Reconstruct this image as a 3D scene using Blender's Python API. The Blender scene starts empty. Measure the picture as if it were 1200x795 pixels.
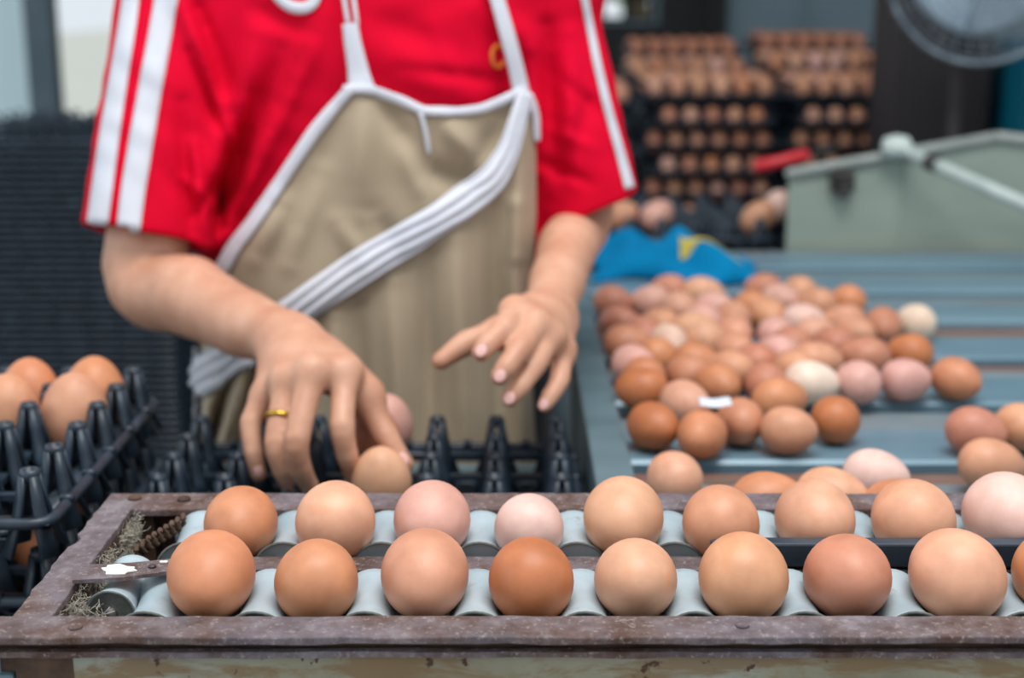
import bpy, math, random
import numpy as np
from mathutils import Vector, Matrix

random.seed(7)
rng = np.random.default_rng(7)
scene = bpy.context.scene
COL = scene.collection
PI = math.pi
R = math.radians

# ------------------------------------------------------------------ camera
CAM = np.array([0.0, 0.0, 1.20])
PITCH = R(13.5)
FPX = 1667.0
cam_d = bpy.data.cameras.new('camera')
cam_d.sensor_width = 36.0
cam_d.lens = 36.0 * FPX / 1200.0
cam_d.clip_start = 0.02
cam_d.clip_end = 100
cam_d.dof.use_dof = True
cam_d.dof.focus_distance = 0.735
cam_d.dof.aperture_fstop = 5.2
cam_o = bpy.data.objects.new('camera', cam_d)
cam_o.location = CAM
cam_o.rotation_euler = (PI / 2 - PITCH, 0, 0)
COL.objects.link(cam_o)
scene.camera = cam_o

# ------------------------------------------------------------------ world, lights, exposure
w = bpy.data.worlds.new('overcast_sky')
scene.world = w
w.use_nodes = True
bg = w.node_tree.nodes['Background']
bg.inputs[0].default_value = (0.86, 0.94, 1.0, 1)
bg.inputs[1].default_value = 0.88

def area(name, loc, target, size, energy, col=(1, 1, 1)):
    l = bpy.data.lights.new(name, 'AREA')
    l.shape = 'RECTANGLE'
    l.size, l.size_y = size
    l.energy = energy
    l.color = col
    o = bpy.data.objects.new(name, l)
    o.location = loc
    o.rotation_euler = (Vector(target) - Vector(loc)).to_track_quat('-Z', 'Y').to_euler()
    COL.objects.link(o)
    return o
area('overhead_key', (0.15, 0.55, 2.6), (0.05, 0.95, 0.9), (1.1, 0.7), 32, (1.0, 0.975, 0.955))  # added key lamp overhead for soft top light and highlights
area('left_fill', (-2.6, 0.4, 1.9), (0.0, 1.1, 0.9), (1.6, 1.4), 9, (0.95, 0.98, 1.0))  # added fill lamp from the left, no opening modelled around it

vs = scene.view_settings
vs.view_transform = 'Standard'
vs.look = 'None'
vs.gamma = 1
vs.use_curve_mapping = False
vs.exposure = 0.0
try:
    scene.cycles.use_denoising = True
except Exception:
    pass

# ------------------------------------------------------------------ helpers
CT, ST = math.cos(PITCH), math.sin(PITCH)

def ray(u, v):
    a = (u - 600.0) / FPX
    b = -(v - 397.5) / FPX
    return np.array([a, CT + b * ST, -ST + b * CT])

def W(u, v, d):
    """world point at distance d (along +Y) whose photograph position is (u, v)"""
    r = ray(u, v)
    return CAM + r * (d / r[1])

def WH(u, v, z):
    """world point at height z"""
    r = ray(u, v)
    return CAM + r * ((z - CAM[2]) / r[2])

def project(p):
    q = p - CAM
    f = q[:, 1] * CT - q[:, 2] * ST
    up = q[:, 1] * ST + q[:, 2] * CT
    return 600 + FPX * q[:, 0] / f, 397.5 - FPX * up / f

def srgb(r, g, b):
    def f(c):
        c /= 255.0
        return c / 12.92 if c <= 0.04045 else ((c + 0.055) / 1.055) ** 2.4
    return (f(r), f(g), f(b), 1.0)

class MB:
    def __init__(self):
        self.v, self.f = [], []
    def add(self, vs, fs):
        n = len(self.v)
        self.v += [tuple(float(c) for c in p) for p in vs]
        self.f += [tuple(i + n for i in f) for f in fs]
        return self
    def box(self, x0, x1, y0, y1, z0, z1):
        return self.add([(x0, y0, z0), (x1, y0, z0), (x1, y1, z0), (x0, y1, z0),
                         (x0, y0, z1), (x1, y0, z1), (x1, y1, z1), (x0, y1, z1)],
                        [(0, 3, 2, 1), (4, 5, 6, 7), (0, 1, 5, 4), (1, 2, 6, 5), (2, 3, 7, 6), (3, 0, 4, 7)])
    def tube(self, path, rad, n=8, closed=False, cap=True):
        P = [Vector(p) for p in path]
        m = len(P)
        rads = rad if isinstance(rad, (list, tuple)) else [rad] * m
        vs, fs = [], []
        ref = Vector((0, 0, 1))
        for i in range(m):
            if closed:
                t = (P[(i + 1) % m] - P[i - 1]).normalized()
            else:
                t = (P[min(i + 1, m - 1)] - P[max(i - 1, 0)]).normalized()
            r = ref if abs(t.dot(ref)) < 0.95 else Vector((0, 1, 0))
            a = t.cross(r).normalized()
            b = a.cross(t)
            for k in range(n):
                an = 2 * PI * k / n
                vs.append(P[i] + (a * math.cos(an) + b * math.sin(an)) * rads[i])
        for i in range(m if closed else m - 1):
            j = (i + 1) % m
            for k in range(n):
                l = (k + 1) % n
                fs.append((i * n + k, j * n + k, j * n + l, i * n + l))
        if cap and not closed:
            fs.append(tuple(range(n)))
            fs.append(tuple((m - 1) * n + k for k in reversed(range(n))))
        return self.add(vs, fs)
    def ribbon(self, path, wids, th, side):
        """flat bar along path; side(i) gives the width direction"""
        P = [Vector(p) for p in path]
        m = len(P)
        vs, fs = [], []
        for i in range(m):
            t = (P[min(i + 1, m - 1)] - P[max(i - 1, 0)]).normalized()
            s = Vector(side).normalized()
            nrm = t.cross(s).normalized()
            hw = wids[i] / 2
            for a, b in ((-1, -1), (1, -1), (1, 1), (-1, 1)):
                vs.append(P[i] + s * hw * a + nrm * th / 2 * b)
        for i in range(m - 1):
            for k in range(4):
                l = (k + 1) % 4
                fs.append((i * 4 + k, i * 4 + l, i * 4 + 4 + l, i * 4 + 4 + k))
        fs.append((3, 2, 1, 0))
        e = (m - 1) * 4
        fs.append((e, e + 1, e + 2, e + 3))
        return self.add(vs, fs)
    def lathe(self, prof, n=24, axis='Z', origin=(0, 0, 0)):
        vs, fs = [], []
        o = Vector(origin)
        for r, h in prof:
            for k in range(n):
                a = 2 * PI * k / n
                c, s = r * math.cos(a), r * math.sin(a)
                p = {'Z': (c, s, h), 'Y': (s, h, c), 'X': (h, c, s)}[axis]
                vs.append(o + Vector(p))
        m = len(prof)
        for i in range(m - 1):
            for k in range(n):
                l = (k + 1) % n
                fs.append((i * n + k, i * n + l, (i + 1) * n + l, (i + 1) * n + k))
        if prof[0][0] > 1e-6:
            fs.append(tuple(reversed(range(n))))
        if prof[-1][0] > 1e-6:
            fs.append(tuple((m - 1) * n + k for k in range(n)))
        return self.add(vs, fs)
    def mesh(self, name, smooth=False):
        me = bpy.data.meshes.new(name)
        me.from_pydata(self.v, [], self.f)
        if smooth:
            me.polygons.foreach_set('use_smooth', [True] * len(me.polygons))
        me.validate()
        me.update()
        return me

def link(name, me, mat=None, parent=None, loc=None, rot=None, scale=None):
    o = bpy.data.objects.new(name, me)
    COL.objects.link(o)
    if mat is not None and me is not None and not me.materials:
        me.materials.append(mat)
    if parent is not None:
        o.parent = parent
    if loc is not None:
        o.location = loc
    if rot is not None:
        o.rotation_euler = rot
    if scale is not None:
        o.scale = scale if hasattr(scale, '__len__') else (scale,) * 3
    return o

def build(name, mb, mat, parent=None, smooth=False, bevel=0, **kw):
    o = link(name, mb.mesh(name, smooth), mat, parent, **kw)
    if bevel:
        b = o.modifiers.new('bevel', 'BEVEL')
        b.width = bevel
        b.segments = 2
        b.limit_method = 'ANGLE'
    return o

def tag(o, label=None, cat=None, group=None, kind=None):
    if label:
        o['label'] = label
    if cat:
        o['category'] = cat
    if group:
        o['group'] = group
    if kind:
        o['kind'] = kind
    return o

def empty(name, loc, label=None, cat=None, group=None, rz=0):
    o = bpy.data.objects.new(name, None)
    o.empty_display_size = 0.02
    COL.objects.link(o)
    o.location = loc
    o.rotation_euler = (0, 0, rz)
    return tag(o, label, cat, group)

def nth(n):
    if n < 20:
        return ['topmost', 'first', 'second', 'third', 'fourth', 'fifth', 'sixth', 'seventh', 'eighth', 'ninth', 'tenth', 'eleventh', 'twelfth', 'thirteenth', 'fourteenth', 'fifteenth',
                'sixteenth', 'seventeenth', 'eighteenth', 'nineteenth'][n]
    tens = ['', '', 'twent', 'thirt', 'fort', 'fift', 'sixt', 'sevent', 'eight'][n // 10]
    return tens + 'ieth' if n % 10 == 0 else tens + 'y-' + nth(n % 10)
ORD = ['first', 'second', 'third', 'fourth', 'fifth', 'sixth', 'seventh', 'eighth', 'ninth', 'tenth', 'eleventh', 'twelfth', 'thirteenth', 'fourteenth']

# ------------------------------------------------------------------ materials
class NT:
    def __init__(self, name):
        self.m = bpy.data.materials.new(name)
        self.m.use_nodes = True
        self.t = self.m.node_tree
        self.b = self.t.nodes['Principled BSDF']
    def n(self, kind, **kw):
        nd = self.t.nodes.new(kind)
        for k, v in kw.items():
            setattr(nd, k, v)
        return nd
    def l(self, a, b):
        self.t.links.new(a, b)
    def coord(self, kind='Object', scale=(1, 1, 1), rnd=False):
        tc = self.n('ShaderNodeTexCoord')
        mp = self.n('ShaderNodeMapping')
        mp.inputs['Scale'].default_value = scale
        self.l(tc.outputs[kind], mp.inputs['Vector'])
        if rnd:
            oi = self.n('ShaderNodeObjectInfo')
            mul = self.n('ShaderNodeMath', operation='MULTIPLY')
            mul.inputs[1].default_value = 37.0
            self.l(oi.outputs['Random'], mul.inputs[0])
            self.l(mul.outputs[0], mp.inputs['Location'])
        return mp.outputs[0]
    def noise(self, vec, scale, detail=4, rough=0.55, dist=0.0):
        nz = self.n('ShaderNodeTexNoise')
        nz.inputs['Scale'].default_value = scale
        nz.inputs['Detail'].default_value = detail
        nz.inputs['Roughness'].default_value = rough
        nz.inputs['Distortion'].default_value = dist
        self.l(vec, nz.inputs['Vector'])
        return nz.outputs['Fac']
    def ramp(self, fac, stops, interp='LINEAR'):
        r = self.n('ShaderNodeValToRGB')
        r.color_ramp.interpolation = interp
        e = r.color_ramp.elements
        while len(e) < len(stops):
            e.new(0.5)
        for el, (p, c) in zip(e, stops):
            el.position = p
            el.color = c if len(c) == 4 else (*c, 1)
        self.l(fac, r.inputs[0])
        return r.outputs[0]
    def mix(self, fac, a, b, mode='MIX'):
        m = self.n('ShaderNodeMix', data_type='RGBA', blend_type=mode)
        for sock, val in ((m.inputs[0], fac), (m.inputs[6], a), (m.inputs[7], b)):
            if hasattr(val, 'is_linked'):
                self.l(val, sock)
            else:
                sock.default_value = val
        return m.outputs[2]
    def base(self, c):
        if hasattr(c, 'is_linked'):
            self.l(c, self.b.inputs['Base Color'])
        else:
            self.b.inputs['Base Color'].default_value = c
        return self
    def set(self, **kw):
        for k, v in kw.items():
            s = self.b.inputs[k.replace('_', ' ')]
            if hasattr(v, 'is_linked'):
                self.l(v, s)
            else:
                s.default_value = v
        return self
    def bump(self, h, strength=0.3, dist=0.001):
        bp = self.n('ShaderNodeBump')
        bp.inputs['Strength'].default_value = strength
        bp.inputs['Distance'].default_value = dist
        self.l(h, bp.inputs['Height'])
        self.l(bp.outputs[0], self.b.inputs['Normal'])
        return self

def simple(name, c1, c2, scale=20, rough=0.5, metal=0.0, bump=0.0, bscale=200, bdist=0.001, stretch=(1, 1, 1), rnd=False, kind='Object'):
    t = NT(name)
    v = t.coord(kind, stretch, rnd)
    t.base(t.ramp(t.noise(v, scale, 5), [(0.3, c1), (0.7, c2)]))
    t.set(Roughness=rough, Metallic=metal)
    if bump:
        t.bump(t.noise(v, bscale, 3), bump, bdist)
    return t.m

def egg_material():
    t = NT('eggshell')
    oi = t.n('ShaderNodeObjectInfo')
    v = t.coord('Object', (1, 1, 1), True)
    mott = t.ramp(t.noise(v, 2.6, 3, 0.5), [(0.3, (0.86, 0.82, 0.80)), (0.7, (1.08, 1.08, 1.08))])
    c = t.mix(1.0, oi.outputs['Color'], mott, 'MULTIPLY')
    blot = t.ramp(t.noise(v, 1.3, 2, 0.4, 0.3), [(0.62, (0, 0, 0)), (0.66, (1, 1, 1))])
    bm_ = t.n('ShaderNodeMath', operation='MULTIPLY')
    t.l(blot, bm_.inputs[0])
    bm_.inputs[1].default_value = 0.22
    dark = t.mix(1.0, c, (0.92, 0.66, 0.48, 1), 'MULTIPLY')
    c = t.mix(bm_.outputs[0], c, dark)
    spk = t.ramp(t.noise(v, 26, 2, 0.6), [(0.70, (0, 0, 0)), (0.76, (1, 1, 1))])
    sm = t.n('ShaderNodeMath', operation='MULTIPLY')
    t.l(spk, sm.inputs[0])
    sm.inputs[1].default_value = 0.22
    c = t.mix(sm.outputs[0], c, t.mix(1.0, c, (0.62, 0.5, 0.42, 1), 'MULTIPLY'))
    t.base(c)
    t.set(Roughness=0.46, Subsurface_Weight=0.06, Subsurface_Radius=(0.01, 0.004, 0.002), Subsurface_Scale=0.4)
    t.b.inputs['Specular IOR Level'].default_value = 0.42
    t.bump(t.noise(v, 70, 2), 0.06, 0.02)
    return t.m
M_egg = egg_material()

def rust_material(name='rusty_steel', light=1.0):
    t = NT(name)
    v = t.coord('Object', (1, 1, 1))
    a = t.ramp(t.noise(v, 55, 8, 0.68), [(0.30, srgb(48, 34, 32)), (0.43, srgb(92, 76, 76)), (0.55, srgb(126, 114, 118)), (0.66, srgb(160, 152, 154)), (0.78, srgb(110, 72, 48))])
    b = t.ramp(t.noise(v, 14, 6, 0.65), [(0.40, srgb(98, 66, 46)), (0.56, srgb(122, 114, 122)), (0.7, srgb(96, 84, 88))])
    c = t.mix(0.5, a, b)
    spk = t.ramp(t.noise(v, 300, 4, 0.75), [(0.56, (0, 0, 0)), (0.66, (1, 1, 1))])
    sm = t.n('ShaderNodeMath', operation='MULTIPLY')
    t.l(spk, sm.inputs[0])
    sm.inputs[1].default_value = 0.6
    c = t.mix(sm.outputs[0], c, srgb(176, 166, 162))
    t.base(c)
    t.set(Roughness=0.72, Metallic=0.15)
    t.bump(t.noise(v, 240, 8, 0.75), 0.9, 0.002)
    return t.m
M_rust = rust_material()
M_rustbrown = simple('brown_rust', srgb(52, 36, 30), srgb(112, 86, 68), 40, 0.85, 0, 0.7, 260)

def panel_material():
    t = NT('painted_panel')
    v = t.coord('Object', (1, 1, 1))
    v2 = t.coord('Object', (0.45, 1, 1.4))
    paint = t.ramp(t.noise(v, 12, 4), [(0.3, srgb(128, 122, 100)), (0.5, srgb(148, 144, 122)), (0.7, srgb(154, 158, 148))])
    stain = t.ramp(t.noise(v2, 38, 7, 0.65, 0.4), [(0.47, (0, 0, 0)), (0.57, (1, 1, 1))])
    stm = t.n('ShaderNodeMath', operation='MULTIPLY')
    t.l(stain, stm.inputs[0])
    stm.inputs[1].default_value = 0.8
    c = t.mix(stm.outputs[0], paint, srgb(126, 98, 62))
    rust = t.ramp(t.noise(v, 85, 5, 0.6), [(0.63, (0, 0, 0)), (0.67, (1, 1, 1))])
    c = t.mix(rust, c, srgb(74, 44, 26))
    t.base(c).set(Roughness=0.55)
    t.bump(t.noise(v, 90, 6), 0.25, 0.0008)
    return t.m
M_panel = panel_material()

def roller_material():
    t = NT('grey_roller_plastic')
    v = t.coord('Object', (1, 1, 1), True)
    c = t.ramp(t.noise(v, 30, 4), [(0.3, srgb(150, 168, 176)), (0.7, srgb(176, 192, 198))])
    d = t.ramp(t.noise(v, 90, 6, 0.7, 0.3), [(0.58, (0, 0, 0)), (0.70, (1, 1, 1))])
    dm = t.n('ShaderNodeMath', operation='MULTIPLY')
    t.l(d, dm.inputs[0])
    dm.inputs[1].default_value = 0.55
    c = t.mix(dm.outputs[0], c, srgb(134, 124, 108))
    t.base(c).set(Roughness=0.42)
    return t.m
M_roller = roller_material()
M_rollerend = simple('dark_roller_end', srgb(64, 66, 66), srgb(116, 118, 112), 90, 0.7)  # end faces coloured darker than the barrel
M_steeldark = simple('dark_steel', srgb(38, 36, 36), srgb(84, 80, 78), 60, 0.5, 0.5)
M_fluff = simple('dusty_fluff', srgb(96, 88, 76), srgb(184, 178, 164), 140, 0.95)
M_chip = simple('white_paint_chip', srgb(222, 222, 212), srgb(238, 236, 226), 80, 0.7)
M_rubber = simple('black_rubber', srgb(38, 50, 62), srgb(52, 66, 80), 60, 0.42, 0, 0.15, 300)

def tray_material():
    t = NT('black_tray_plastic')
    v = t.coord('Object', (1, 1, 1), True)
    c = t.ramp(t.noise(v, 45, 5, 0.6), [(0.3, srgb(23, 33, 43)), (0.62, srgb(40, 55, 69)), (0.8, srgb(76, 95, 112))])
    t.base(c).set(Roughness=0.42)
    t.bump(t.noise(v, 220, 4), 0.15, 0.0008)
    return t.m
M_tray = tray_material()

def slat_material(name, c1, c2, rusty):
    t = NT(name)
    v = t.coord('Object', (0.25, 1.6, 1))
    c = t.ramp(t.noise(v, 14, 5), [(0.3, c1), (0.7, c2)])
    rs = t.ramp(t.noise(v, 26, 8, 0.7, 0.2), [(rusty, (0, 0, 0)), (rusty + 0.08, (1, 1, 1))])
    c = t.mix(rs, c, t.ramp(t.noise(v, 60, 5), [(0.35, srgb(92, 66, 56)), (0.65, srgb(132, 112, 98))]))
    t.base(c).set(Roughness=0.36, Metallic=0.1)
    t.bump(t.noise(v, 60, 5), 0.15, 0.001)
    return t.m
M_slat = slat_material('bluegrey_slat_paint', srgb(92, 122, 138), srgb(112, 142, 156), 0.72)
M_slatlow = slat_material('worn_ledge_paint', srgb(104, 122, 130), srgb(126, 140, 146), 0.56)
M_slatrust = slat_material('rusty_bed', srgb(112, 84, 74), srgb(138, 106, 96), 0.5)
M_tablerail = slat_material('table_rail_paint', srgb(88, 112, 120), srgb(106, 130, 138), 0.80)
M_gap = simple('table_gap_steel', srgb(34, 36, 36), srgb(66, 58, 50), 40, 0.8)

M_concrete = simple('concrete_floor', srgb(96, 96, 94), srgb(128, 126, 122), 4, 0.85, 0, 0.2, 40)
M_wallgrey = simple('bluegrey_wall_paint', srgb(112, 132, 142), srgb(126, 146, 156), 2.0, 0.7)
M_walldark = simple('dark_shade_and_bars', srgb(24, 24, 24), srgb(38, 38, 40), 3, 0.8)  # painted shade on the wall sheets; also colours window bars and roof
M_wallblue = simple('pale_blue_sheet', srgb(190, 220, 236), srgb(206, 232, 244), 1.5, 0.6)
_nt = M_wallblue.node_tree
_tr = _nt.nodes.new('ShaderNodeBsdfTranslucent')
_tr.inputs[0].default_value = srgb(226, 246, 255)
_mx = _nt.nodes.new('ShaderNodeMixShader')
_mx.inputs[0].default_value = 0.92
_nt.links.new(_nt.nodes['Principled BSDF'].outputs[0], _mx.inputs[1])
_nt.links.new(_tr.outputs[0], _mx.inputs[2])
_nt.links.new(_mx.outputs[0], _nt.nodes['Material Output'].inputs[0])
M_post = simple('grey_post_paint', srgb(66, 84, 94), srgb(84, 100, 110), 6, 0.6)
M_hopper = slat_material('greygreen_hopper_paint', srgb(136, 150, 138), srgb(156, 168, 156), 0.70)
M_rim = simple('pale_metal_rim', srgb(132, 140, 136), srgb(176, 182, 176), 14, 0.45, 0.2)
M_rod = simple('pale_painted_rod', srgb(166, 180, 176), srgb(200, 212, 206), 30, 0.45)
M_maroon = simple('dark_maroon_panel', srgb(30, 25, 28), srgb(40, 33, 36), 5, 0.7)
M_fan = simple('brushed_fan_metal', srgb(160, 180, 196), srgb(184, 202, 216), 8, 0.25, 0.35)
M_fanwire = simple('fan_wire', srgb(96, 108, 120), srgb(150, 160, 170), 40, 0.35, 0.6)
M_blueplastic = simple('blue_plastic', srgb(0, 88, 112), srgb(6, 108, 130), 10, 0.4)
M_paleplastic = simple('pale_plastic', srgb(140, 160, 176), srgb(170, 186, 200), 10, 0.5)
M_red = simple('red_plastic', srgb(176, 20, 34), srgb(198, 32, 44), 20, 0.4)
M_leaf = simple('leaf_green', srgb(60, 110, 50), srgb(130, 170, 96), 3, 0.6)
M_bark = simple('bark', srgb(80, 66, 52), srgb(110, 92, 74), 20, 0.9)
M_outwall = simple('white_render', srgb(214, 222, 214), srgb(232, 238, 228), 2, 0.8)
M_ground = simple('pale_ground', srgb(222, 220, 206), srgb(240, 238, 224), 2, 0.9)
M_label = simple('white_paper', srgb(200, 206, 216), srgb(216, 220, 228), 20, 0.6)

# ------------------------------------------------------------------ setting
tag(build('floor', MB().box(-3.4, 4.2, -1.2, 4.02, -0.1, 0.0).box(-1.22, 4.2, 4.02, 6.0, -0.1, 0.0), M_concrete), kind='structure')
WY = 5.2
wb = MB()
# back wall of the shed with a vent window and a wide opening at its left
x0w, x1w, zw0, zw1 = 0.22, 0.51, 1.12, 1.62
wb.box(-0.75, x0w, WY, WY + 0.12, 0, 3.0)
wb.box(x0w, x1w, WY, WY + 0.12, 0, zw0)
wb.box(x0w, x1w, WY, WY + 0.12, zw1, 3.0)
wb.box(x1w, 4.2, WY, WY + 0.12, 0, 3.0)
tag(build('wall_back', wb, M_wallgrey), kind='structure')
win = tag(empty('window_1', (0.365, WY, zw0)), kind='structure')
for i in range(4):
    x = x0w + (x1w - x0w) * i / 3
    build('mullion', MB().box(x - 0.365 - 0.012, x - 0.365 + 0.012, 0.02, 0.08, 0, 0.5), M_walldark, win)
for i in range(7):
    z = 0.5 * i / 6
    build('glazing_bar', MB().box(-0.145, 0.145, 0.02, 0.08, z - 0.01, z + 0.01), M_walldark, win)
# added dark sheets that paint in the wall's shade around the vent window
tb = tag(empty('trim_1', (0.4, WY, 0)), kind='structure')
build('shade_board', MB().box(-0.9, 0.36, -0.05, -0.004, 0, zw0 - 0.01), M_walldark, tb)
build('shade_board', MB().box(0.125, 0.36, -0.05, -0.004, zw0 - 0.008, 3.0), M_walldark, tb)
build('shade_board', MB().box(-0.9, -0.19, -0.05, -0.004, zw0 - 0.008, 3.0), M_walldark, tb)
build('shade_batten', MB().box(0.245, 0.265, -0.07, -0.05, 0, 3.0), M_walldark, tb)
tag(build('trim_2', MB().box(1.02, 1.04, WY - 0.02, WY, 0, 3.0), M_wallgrey), kind='structure')
# left: pale blue sheet wall and its post
wl = tag(empty('wall_left', (-2.0, 4.0, 0)), kind='structure')
for i in range(4):
    xa = -1.4 + i * 0.526
    build('panel', MB().add([(xa, 0, 0), (xa + 0.52, 0, 0), (xa + 0.52, 0, 3.0), (xa, 0, 3.0)], [(0, 1, 2, 3)]), M_wallblue, wl)
tag(build('trim_3', MB().box(-1.318, -1.245, 3.93, 4.0, 0, 3.0), M_post), kind='structure')

tag(build('ceiling_shade', MB().box(-1.2, 4.2, 3.1, 5.4, 2.9, 2.98), M_walldark), kind='structure')  # unseen partial roof, added and sized to darken the background
tag(build('wall_right', MB().box(2.6, 2.7, 1.9, 5.2, 0, 2.9), M_wallgrey), kind='structure')
# outdoors behind the opening
tag(build('floor_yard', MB().box(-16, 16, 6.0, 70, -0.12, -0.02).box(-16, -1.22, 4.02, 6.0, -0.12, -0.02), M_ground), kind='structure')

def tree(name, x, y, h, rad, n, label, low=0.35):
    t = empty(name, (x, y, -0.02), label, 'tree', 'trees outside the shed')
    build('trunk', MB().tube([(0, 0, 0), (0.05, 0.02, h * 0.4), (0.02, -0.03, h * 0.8)], [0.11, 0.08, 0.03], 8), M_bark, t, True)
    mb = MB()
    for i in range(n):
        a, b = random.uniform(0, 2 * PI), random.uniform(-1, 1)
        rr = rad * random.uniform(0.5, 1.0)
        c = Vector((math.cos(a) * math.sqrt(1 - b * b) * rr, math.sin(a) * math.sqrt(1 - b * b) * rr, h * (low + 0.45) + b * rr * 1.1))
        s = random.uniform(0.05, 0.10)
        e = Vector((random.gauss(0, 1), random.gauss(0, 1), random.gauss(0, 1))).normalized()
        f = e.orthogonal().normalized()
        g = e.cross(f)
        mb.add([c - f * s, c + g * s * 0.5, c + f * s, c - g * s * 0.5], [(0, 1, 2, 3)])
    tag(build('foliage', mb, M_leaf, t), kind='stuff')
    return t
tree('tree', -2.55, 9.6, 2.2, 0.55, 900, 'blurred green tree behind the left opening of the shed', 0.42)
tree('tree', 0.75, 9.2, 2.5, 0.85, 1500, 'blurred green tree seen through the vent window')

# ------------------------------------------------------------------ eggs
def egg_mesh(name, ratio, seg, rings):
    prof = []
    for i in range(rings + 1):
        ph = PI * i / rings
        x = -math.cos(ph) * ratio / 2
        r = 0.5 * math.sin(ph) * (1 - 0.11 * math.cos(ph) * -1.0) if False else 0.5 * math.sin(ph) * (1 - 0.12 * (-math.cos(ph)))
        prof.append((max(r, 0.0), x))
    mx = max(r for r, _ in prof)
    prof = [(r * 0.5 / mx, x) for r, x in prof]
    prof[0] = (0.0008, prof[0][1])
    prof[-1] = (0.0008, prof[-1][1])
    return MB().lathe(prof, seg).mesh(name, True)
EGG = [egg_mesh('egg_%s' % n, r, 36, 24) for n, r in (('round', 1.17), ('common', 1.24), ('long', 1.31))]
EGGLO = [egg_mesh('egg_far', r, 18, 12) for r in (1.2, 1.28)]
for me in EGG + EGGLO:
    me.materials.append(M_egg)
ECOL = {'tan': (206, 150, 118), 'orange': (200, 135, 97), 'dark': (184, 114, 72), 'pink': (212, 164, 150), 'pale': (222, 188, 172),
        'peach': (214, 162, 132), 'brown': (192, 131, 104), 'cream': (228, 208, 186)}
EWORD = {'tan': 'tan', 'orange': 'orange-brown', 'dark': 'dark orange-brown', 'pink': 'pinkish', 'pale': 'pale pinkish', 'peach': 'peach-coloured', 'brown': 'brown', 'cream': 'cream-coloured'}

def egg(loc, wd, kind, label, group, yaw=0.0, tilt=90.0, var=1, lo=False, sc=None):
    me = EGGLO[var % 2] if lo else EGG[var]
    o = link('egg', me, None)
    o.location = loc
    o.scale = (wd, wd, wd) if sc is None else sc
    # tilt 90 = lying, 0 = upright; yaw 0 = blunt end towards the viewer
    o.rotation_euler = (Matrix.Rotation(R(yaw), 3, 'Z') @ Matrix.Rotation(R(tilt), 3, 'X')).to_euler()
    c = srgb(*ECOL[kind])
    j = random.uniform(0.94, 1.05)
    o.color = (c[0] * j, c[1] * j * random.uniform(0.96, 1.03), c[2] * j * random.uniform(0.94, 1.05), 1)
    return tag(o, label, 'egg', group)

# ------------------------------------------------------------------ roller conveyor (front)
ZR = 1.20 - 0.292                      # top of the frame rails
ZC = 1.20 - 0.3106                     # roller axes
ROW_Y = (0.678, 0.7575)
conv = empty('egg_roller_conveyor', (0.1, 0.70, 0), 'rusty steel egg conveyor frame with grey spool rollers in the foreground', 'conveyor')
def cpart(name, mb, mat, parent=conv, **kw):
    # parts of the conveyor are written in world coordinates
    off = Vector((0.1, 0.70, 0))
    mb.v = [tuple(Vector(p) - off) for p in mb.v]
    return build(name, mb, mat, parent, **kw)
XR = 0.66

def wavy_bar(x0, x1, y0, y1, z0, z1, n, amp, seed):
    """bar along X with slightly battered edges"""
    rr = random.Random(seed)
    mb = MB()
    vs, fs = [], []
    for i in range(n + 1):
        x = x0 + (x1 - x0) * i / n
        a, b, c = (rr.uniform(-amp, amp) for _ in range(3))
        vs += [(x, y0 + a, z0 + c), (x, y1 + b, z0), (x, y1 + b, z1 + c * 0.4), (x, y0 + a, z1 + a * 0.4)]
    for i in range(n):
        for k in range(4):
            l = (k + 1) % 4
            fs.append((i * 4 + k, i * 4 + l, i * 4 + 4 + l, i * 4 + 4 + k)[::-1])
    fs.append((0, 1, 2, 3))
    e = n * 4
    fs.append((e + 3, e + 2, e + 1, e))
    return mb.add(vs, fs)
cpart('front_rail', wavy_bar(-0.262, XR, 0.6165, 0.6405, ZR - 0.004, ZR, 60, 0.0006, 1), M_rust, bevel=0.0008)
cpart('front_rail_lip', wavy_bar(-0.262, XR, 0.6180, 0.6225, ZR - 0.0115, ZR - 0.0085, 60, 0.0005, 2), M_rust)
cpart('front_rail_web', MB().box(-0.245, XR, 0.626, 0.634, ZR - 0.024, ZR - 0.0035), M_rustbrown)
cpart('front_panel', MB().box(-0.209, XR, 0.6215, 0.6255, 0.52, ZR - 0.0118), M_panel, bevel=0.0006)
cpart('corner_leg', MB().box(-0.236, -0.2088, 0.621, 0.630, 0.0, ZR - 0.0118), M_rustbrown)
cpart('corner_leg', MB().box(XR - 0.03, XR, 0.6265, 0.640, 0.0, 0.6), M_rustbrown)
cpart('corner_leg', MB().box(-0.236, -0.212, 0.793, 0.815, 0.0, ZR - 0.006), M_rustbrown)
cpart('corner_leg', MB().box(XR - 0.03, XR, 0.795, 0.815, 0.0, ZR - 0.006), M_rustbrown)
cpart('side_bracket', MB().box(-0.30, -0.2375, 0.622, 0.66, 0.60, ZR - 0.022), M_tablerail, bevel=0.002)
cpart('back_rail', wavy_bar(-0.243, XR, 0.7885, 0.8165, ZR - 0.0045, ZR, 60, 0.0005, 3), M_rust, bevel=0.0008)
cpart('back_plate', MB().box(-0.225, XR, 0.8085, 0.8125, 0.52, ZR - 0.0045), M_rustbrown)
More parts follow.
